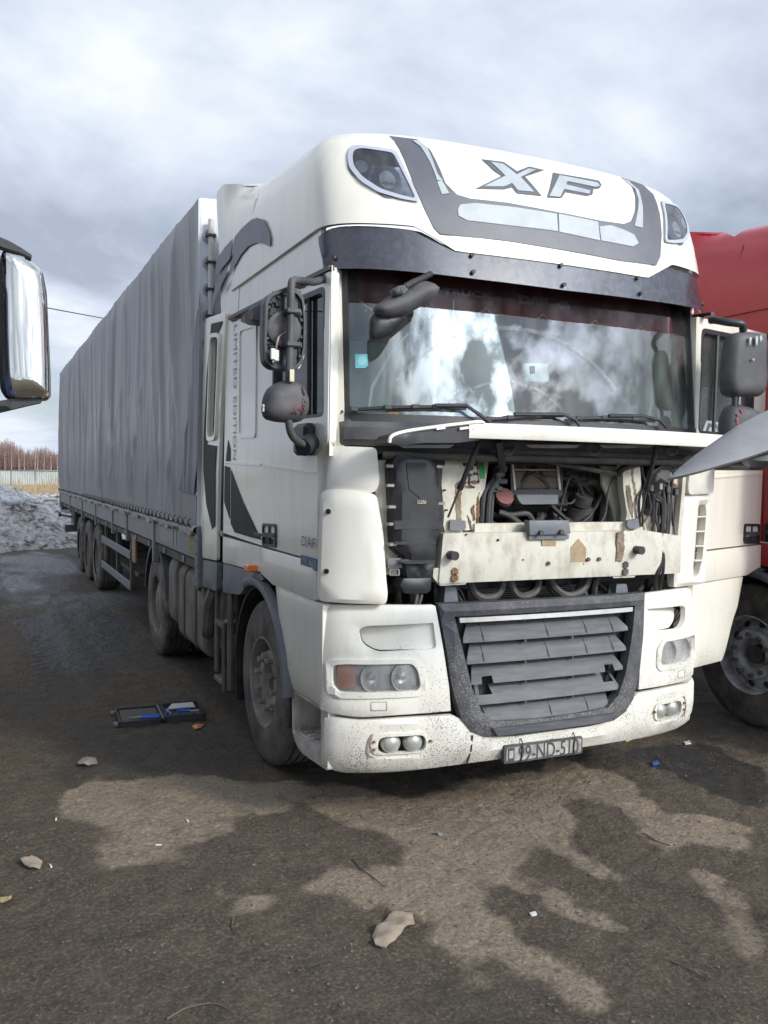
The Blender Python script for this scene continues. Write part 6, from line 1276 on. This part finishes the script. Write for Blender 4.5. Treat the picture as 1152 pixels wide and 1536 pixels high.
for sd in (-1, 1):
    for y in (10.3, 11.6, 12.9): wheel(TL, sd*1.05, y, .505, sd, 'plain', wd=.36)
for y in (10.3, 11.6, 12.9): box('trailer_axle', (-1.0, y-.07, .43), (1.0, y+.07, .57), m_dsteel, TL)
for sd in (-1, 1):
    for z_ in (.86, .50): box('side_guard', (sd*1.235, 6.62, z_-.05), (sd*1.26, 9.30, z_+.05), m_greyp, TL, bev=.006)
    for y in (6.72, 7.9, 9.1): box('guard_post', (sd*1.19, y-.04, .46), (sd*1.235, y+.04, 1.12), m_dsteel, TL)
    box('landing_leg', (sd*.55, 6.0, .35), (sd*.68, 6.14, 1.1), m_dsteel, TL)
box('landing_foot', (-.72, 5.92, .28), (.72, 6.22, .36), m_dsteel, TL)
box('hanging_plank', (-1.25, 6.30, .80), (-1.225, 6.52, 1.10), m_wood, TL); box('pallet_cage', (-1.1, 7.0, .55), (1.1, 9.0, .6), m_dsteel, TL)
box('rear_mudguard', (-1.24, 13.75, .78), (-.8, 14.35, 1.1), m_blk, TL, bev=.03); tube('rear_stay', [(-1.1, 14.1, .9), (-1.45, 14.2, .97)], .02, m_dsteel, TL, n=6); cyl('rear_stay_knob', (-1.46, 14.2, .975), 'x', .045, .05, m_dsteel, TL, n=10)
box('rear_underrun', (-1.2, 16.2, .5), (1.2, 16.3, .65), m_dsteel, TL); box('underrun_arm', (-.62, 16.1, .55), (-.5, 16.25, 1.1), m_dsteel, TL); box('underrun_arm', (.5, 16.1, .55), (.62, 16.25, 1.1), m_dsteel, TL)
box('rear_frame', (-1.265, 16.3, .98), (1.265, 16.6, 1.16), m_dsteel, TL)
# ================================================================== NEIGHBOURING LORRIES
def neighbour(name, label, m, dx, dy, style, seen_side):
    global XF
    T = thing(name, label, 'lorry', (dx, dy+1.5, 0)); XF = lambda v: (v[0]+dx, v[1]+dy, v[2])
    roof_shell(T, m); rear_spoiler(T, m)
    for sd in (-1, 1):
        cab_side(T, m, sd); door(T, m, sd)
        wheel(T, sd*1.045, 1.5, .535, sd, style); wheel(T, sd*1.075, 5.1, .52, sd, 'plain')
        plate('front_wheel_housing', [(1.5+.60*math.cos(a), .53+.60*math.sin(a)) for a in np.linspace(-.2, math.pi+.25, 26)]+[(1.5+.585*math.cos(a), .53+.585*math.sin(a)) for a in np.linspace(math.pi+.25, -.2, 26)], lambda u, v, d: (sd*(W-.03+d), u, v), m_blk, T, step=.2, th=.42)
        plate('sill', [(.31, .33), (.87, .33), (.87, .63), (.31, .64)], lambda u, v, d: (sd*(W-.02+d), u, v), m_blk, T, step=.3, th=.3)
        rbox('fuel_tank', 2.9, 4.2, .36, 1.03, sd*1.22, sd*.6, m_tank, T)
    plate('bumper', rnd([(-1.42, .33), (1.42, .33), (1.42, .64), (-1.42, .64)], .03), SF, m, T, step=.12, th=.04); plate('nose_panel', rnd([(-1.36, .65), (1.36, .65), (1.24, 2.06), (-1.24, 2.06)], .03), SF, m, T, step=.15, th=.04)
    plate('grille', rnd([(-.6, .75), (.6, .75), (.6, 1.5), (-.6, 1.5)], .06), SF, m_grille, T, step=.15, d=.02, th=.03)
    for s in (-1, 1): plate('headlamp', rnd([(s*.8, .75), (s*1.2, .75), (s*1.2, .89), (s*.8, .89)], .03), SF, m_lensgrey, T, step=.08, d=.012, th=.02)
    plate('windscreen', WS, SF, m_win, T, step=.15, th=.006, d=-.012); plate('windscreen_seal', rnd([(-1.24, 2.07), (1.24, 2.07), (1.23, 2.98), (-1.23, 2.98)], .05), SF, m_blk, T, holes=[rnd([(-1.155, 2.145), (1.155, 2.145), (1.145, 2.92), (-1.145, 2.92)], .07)], step=.1, th=.03, d=.006)
    plate('sun_visor', vis, VSF, m_visor, T, step=.12, th=.006)
    cab_box(T, m_int); chassis(T); XF = None
    return T
RT = neighbour('red_lorry', 'red lorry cab with alloy front wheel beside the open white door', m_red, 3.60, -.55, 'alloy', -1)
# grey peeled patch on the red side
zR_ = [(1075+a/1., b_) for a, b_ in ()]
P = [tuple(at(*p, x=2.34)[[1, 2]]) for p in zR([(205, 1215), (215, 1190), (240, 1180), (262, 1180), (268, 1120), (300, 1098), (340, 1110), (352, 1160), (370, 1250), (400, 1290), (390, 1345), (345, 1350), (338, 1300), (322, 1235), (310, 1268), (290, 1270), (282, 1240), (262, 1225), (240, 1232), (222, 1245)])]
plate('primer_patch', P, lambda u, v, d: (2.335-d, u, v), mat('grey_primer', (.33, .38, .39), .6), RT, step=.1, th=.006)
BT = neighbour('blue_lorry', 'dark blue lorry whose chrome backed door mirror reaches in beside the trailer', m_blue, -4.36, -1.1, 'plain', 1)
# its chrome-backed mirror
zL = lambda P: [(a/5.118, 340+b_/5.12) for a, b_ in P]
YM = -.9; AM = AY(YM)
sh = zL([(0, 215), (25, 172), (60, 175), (180, 212), (305, 305), (330, 345), (355, 500), (375, 800), (390, 1150), (390, 1290), (375, 1322), (120, 1320), (55, 1290), (35, 1150), (15, 800), (5, 400)])
ms = pill('mirror_shell', [AM(p) for p in sh], YM+.02, m_mirrorchrome, BT, .05, .04, step=.012, R=.055, r=.012); ms['label'] = 'scratched chrome mirror shell'
bk = zL([(-60, 260), (20, 230), (330, 320), (365, 500), (395, 1150), (396, 1300), (370, 1326), (55, 1315), (5, 1240), (-20, 900), (-60, 500)])
pill('mirror_carrier', [AY(YM+.03)(p) for p in bk], YM+.06, m_blk, BT, .02, .05, step=.02, R=.03, r=.012)
plate('mirror_top_arm', rnd([AY(YM+.03)(p) for p in zL([(-420, -60), (0, 86), (60, 110), (150, 160), (244, 222), (244, 245), (150, 200), (40, 168), (0, 155), (-420, 60)])], .004), SYf(YM+.02), m_blk, BT, step=.03, th=.05, dome=.008, R=.01)
plate('mirror_bottom_arm', rnd([AY(YM+.03)(p) for p in zL([(-420, 1350), (0, 1338), (90, 1322), (320, 1328), (322, 1350), (250, 1365), (0, 1425), (-420, 1480)])], .004), SYf(YM+.02), m_blk, BT, step=.03, th=.06, dome=.012, R=.015)
pl_ = AY(YM+.03)(zL([(-420, 0)])[0])[0]
box('mirror_mount', (-3.13, YM-.02, 2.02), (pl_+.04, YM+.09, 2.09), m_blk, BT, bev=.01); box('mirror_mount', (-3.13, YM-.02, 2.49), (pl_+.04, YM+.09, 2.55), m_blk, BT, bev=.01)
# grey wing held on a bracket to the right, in front of the open door
zG = lambda P: [(980+a/6.698, 580+b_/6.7) for a, b_ in P]
gy_ = -1.45; AG = AY(gy_)
G = thing('grey_wing', 'smooth grey plastic wing tip on a black bracket in front of the open white door', 'wing panel', (.42, -1.40, 0))
up_ = [(160, 915), (250, 825), (420, 685), (640, 530), (820, 405), (1000, 310), (1130, 245), (1260, 190), (1500, 130), (1900, 90)]
dn_ = [(160, 918), (300, 890), (500, 840), (700, 780), (900, 725), (1150, 640), (1500, 560), (1900, 500)]
V = []; Fc = []; nu = 40
def poly_at(P, x): return float(np.interp(x, [p[0] for p in P], [p[1] for p in P]))
for i in range(nu+1):
    x_ = 160+(1900-160)*(i/nu)**1.3; a = poly_at(up_, x_); b_ = poly_at(dn_, x_)
    for j in range(9):
        t = j/8; q = zG([(x_, a+(b_-a)*t)])[0]; V.append(tuple(at(*q, y=gy_+.16*(1-t)**1.2)))
for i in range(nu):
    for j in range(8): k = i*9+j; Fc.append((k, k+1, k+10, k+9))
n = len(V); V += [(v[0], v[1]+.012, v[2]-.010) for v in V]
F2 = [tuple(q+n for q in f[::-1]) for f in Fc]; rim = []
for i in range(nu): rim += [(i*9, (i+1)*9, n+(i+1)*9, n+i*9), (i*9+8, n+i*9+8, n+(i+1)*9+8, (i+1)*9+8)]
m_gw = mat('worn_grey_plastic', (.235, .235, .24), .6, col2=(.20, .20, .205), nscale=9, bump=.05, bscale=200)
mk('wing_panel', V, Fc+F2+rim, m_gw, G, smooth=50)
q0 = at(*zG([(860, 760)])[0], y=gy_+.06); q1 = at(*zG([(950, 800)])[0], y=gy_+.06); q2 = at(*zG([(1900, 760)])[0], y=gy_+.06)
plate('bracket', rnd([AY(gy_+.05)(p) for p in zG([(845, 738), (900, 722), (1150, 660), (1900, 540), (1900, 800), (1100, 808), (940, 812), (890, 790)])], .01), SYf(gy_+.04), m_blk, G, step=.05, th=.08, dome=.012, R=.02)
xp = float(q2[0])+.0
tube('stand_pole', [(xp, gy_+.08, 0.0), (xp, gy_+.08, float(q2[2])+.04)], .025, m_dsteel, G, n=10)
cyl('stand_base', (xp, gy_+.08, .012), 'z', .10, .03, m_dsteel, G, n=24)
# ================================================================== TOOL CASE AND LITTER
cx, cyy = -1.44, 2.80
TC = thing('tool_case', 'open black plastic tool case lying on the mud beside the cab', 'tool case', (-1.6, cyy, gz(-1.6, cyy)))
g0 = gz(-1.6, cyy)-.002
def rot2(x, y, a=-.06): x, y = x*.86, y*.9; c, s = math.cos(a), math.sin(a); return (-1.6+(x*c-y*s), cyy+(x*s+y*c))
def tray(nm, x0, x1, y_0, y_1, h, wall, m):
    S_ = lambda u, v, d: (*rot2(u, v), g0+h+d)
    o = rnd([(x0, y_0), (x1, y_0), (x1, y_1), (x0, y_1)], .03); i = rnd([(x0+wall, y_0+wall), (x1-wall, y_0+wall), (x1-wall, y_1-wall), (x0+wall, y_1-wall)], .02)
    r_ = plate(nm, o, S_, m, TC, holes=[i], step=.08, th=h, dome=.004, R=.01)
    plate(nm+'_floor', i, lambda u, v, d: (*rot2(u, v), g0+h*.45+d), mat('case_insert', (.06, .06, .062), .7) if nm == 'case_tray' else m_blk, r_, step=.1, th=.012); return r_
trr = tray('case_tray', .02, .36, -.22, .22, .055, .02, m_blk); lid = tray('case_lid', -.36, -.0, -.22, .22, .045, .015, m_blk)
plate('lid_foam', rnd([(-.33, -.19), (-.02, -.19), (-.02, .19), (-.33, .19)], .02), lambda u, v, d: (*rot2(u, v), g0+.034+d), mat('grey_foam', (.10, .095, .08), .9), lid, step=.1, th=.012)
for y_ in (-.17, .17): p = rot2(-.375, y_); box('case_latch', (p[0]-.02, p[1]-.02, g0+.01), (p[0]+.012, p[1]+.02, g0+.035), m_steel, lid, bev=.004)
cyl('case_hinge', (*rot2(.01, 0), g0+.04), (math.cos(1.51), math.sin(1.51), 0), .012, .40, m_blk, TC, n=8)
m_bluegrip = mat('blue_grip', (.02, .11, .50), .45); m_bright = mat('bright_steel', (.78, .78, .78), .3, .3)
for k in range(5):
    y_ = .05+k*.03; P = [(*rot2(.09+.012*k, y_), g0+.05), (*rot2(.30, y_), g0+.05)]
    V, Fc = tubeVF(P, .007, 6); b = B(); b.add(V, Fc)
    for e_ in (0, 1): V, Fc = lathe([(-.004, .006), (-.004, .014), (.004, .014), (.004, .006), (-.004, .006)], P[e_], 'z', 12); b.add(V, Fc)
    tag(b.out('wrench', m_bright, None), 'shiny combination wrench in the tool case, one of five', 'wrench', 'wrenches in the tool case')
for k, (x0, x1, y_, lab) in enumerate(((.05, .09, -.08, 'short blue handled pliers at the tray hinge'), (.14, .25, -.06, 'blue handled screwdriver lying across the case tray'))):
    T = thing('screwdriver' if k else 'pliers', lab, 'screwdriver' if k else 'pliers', (*rot2(x0, y_), g0+.04)); P = [(*rot2(x0, y_), g0+.047), (*rot2((x0+x1)/2, y_+.01), g0+.049), (*rot2(x1, y_), g0+.047)]
    if k: tube('grip', spl(P, 3), .013, m_bluegrip, T, n=8); tube('shaft', [P[-1], (*rot2(x1+.08, y_), g0+.047)], .004, m_bright, T, n=6)
    else:
        for s_ in (-1, 1): tube('handle', spl([(*rot2(x0-.01+s_*.02, y_-.09), g0+.047), (*rot2(x0+.01+s_*.022, y_-.03), g0+.047), (*rot2(x0+.015, y_+.04), g0+.047)], 4), .009, m_bluegrip, T, n=6)
        tube('jaw', [(*rot2(x0+.015, y_+.04), g0+.047), (*rot2(x0+.018, y_+.09), g0+.047)], .012, m_steel, T, n=6)
T = thing('long_nose_pliers', 'long pliers with two blue handles lying on the case lid', 'pliers', (*rot2(-.18, -.13), g0+.04))
for s_ in (-1, 1): tube('handle', spl([(*rot2(-.02, -.125+s_*.022), g0+.046), (*rot2(-.10, -.125+s_*.024), g0+.047), (*rot2(-.17, -.125+s_*.008), g0+.046)], 4), .010, m_bluegrip, T, n=7)
tube('jaw', [(*rot2(-.17, -.125), g0+.045), (*rot2(-.29, -.12), g0+.044)], .011, m_steel, T, n=6, taper=.004)
for k in range(9): p = rot2(.06+.03*k, -.15+.02*(k % 2)); cyl('socket', (*p, g0+.04), 'z', .010, .02, m_steel, trr, n=8)
def scrap(name, P, m, label, cat, lift=.012, group=None):
    P = [tuple(at(*p, z=0)[:2]) for p in P]; c = np.mean(np.array(P), 0); sd_ = random.random()*9
    o = plate(name, rnd(P, .005), lambda u, v, d: (u, v, gz(u, v)+.004+d+lift*float(vnoise(np.array((u-c[0])*24+sd_), np.array((v-c[1])*24+sd_), 4))), m, None, step=.014, th=.006, dome=lift*.35, R=.03); tag(o, label, cat, group); return o
m_card = mat('wet_cardboard', (.29, .24, .18), .85, col2=(.24, .19, .14), nscale=18, bump=.3)
scrap('cardboard_scrap', [(558, 1404), (572, 1384), (590, 1371), (618, 1372), (622, 1384), (606, 1395), (592, 1412), (578, 1421), (562, 1417)], m_card, 'trodden flat piece of pale cardboard on the sandy mud', 'cardboard', .02)
scrap('flat_stone', [(115, 1145), (125, 1138), (143, 1137), (146, 1145), (132, 1150), (118, 1150)], mat('pale_stone', (.27, .26, .22), .9, col2=(.18, .17, .15), nscale=20), 'small pale flat stone on the dark mud', 'stone', .03)
scrap('paper_scrap', [(30, 1296), (48, 1290), (64, 1294), (60, 1302), (44, 1304)], m_card, 'crumpled brown paper scrap on the dark mud', 'paper', .03)
scrap('sweet_wrapper', [(288, 1091), (298, 1087), (306, 1088), (302, 1094), (293, 1096)], mat('orange_wrapper', (.55, .22, .08), .5), 'small orange and white wrapper beside the tool case', 'wrapper', .02)
scrap('yellow_scrap', [(0, 1346), (18, 1347), (16, 1352), (0, 1352)], mat('yellow_paper', (.42, .34, .16), .7), 'faded yellow paper scrap on the dark mud', 'paper', .02)
for (a, b_, l_) in ((76, 1298, 'white cigarette end beside the crumpled brown paper'), (238, 1267, 'white cigarette end on the pale sand patch'), (281, 1232, 'stubby cigarette end at the pale sand patch edge'), (84, 1230, 'short pale cigarette end left of the sand patch')):
    c = at(a, b_, z=0); an = random.random()*3; z = gz(c[0], c[1])+.004; tag(tube('cigarette_end', [(c[0]-.014*math.cos(an), c[1]-.014*math.sin(an), z), (c[0]+.014*math.cos(an), c[1]+.014*math.sin(an), z)], .0045, mat('cigarette_paper', (.66, .64, .58), .8), None, n=7), l_, 'cigarette end')
for P, l_ in (([(530, 1290), (545, 1306), (562, 1320), (578, 1332)], 'thin bent twig lying on the pale sand'), ([(965, 1250), (985, 1262), (1005, 1270)], 'short dark twig on the dark patch by the sand'), ([(250, 1530), (280, 1512), (320, 1508), (350, 1520)], 'long dark curved twig in the wet mud'), ([(1005, 1440), (1030, 1450), (1065, 1472)], 'straight thin twig between the sand streaks'), ([(300, 1254), (322, 1250), (340, 1246)], 'short pale straw on the dark mud edge'), ([(350, 1380), (348, 1390), (356, 1400)], 'tiny forked twig tip on the mud')):
    Q = [at(*p, z=0) for p in P]; tag(tube('twig', spl([(q[0], q[1], gz(q[0], q[1])+.004) for q in Q], 5), .004, mat('dry_twig', (.11, .085, .06), .9), None, n=5, taper=.002), l_, 'twig')
for (a, b_, m, l_) in ((983, 1145, mat('blue_plastic_bit', (.02, .10, .40), .4), 'tiny blue plastic bit on the wet ground below the bumper'), (942, 1108, mat('yellow_plastic_bit', (.55, .50, .12), .5), 'tiny yellow plastic bit on the wet ground'), (1031, 1115, mat('white_plastic_bit', (.62, .62, .60), .5), 'small white shard on the wet ground by the bumper end'), (800, 1370, mat('white_plastic_bit', (.62, .62, .60), .5), 'thin white shard on the pale sand streak'), (660, 1252, mat('pale_stone', (.27, .26, .22), .9), 'small white pebble heap on the pale sand')):
    scrap('plastic_bit', [(a-6, b_-2), (a+3, b_-3), (a+6, b_+1), (a-3, b_+3)], m, l_, 'litter', .008)
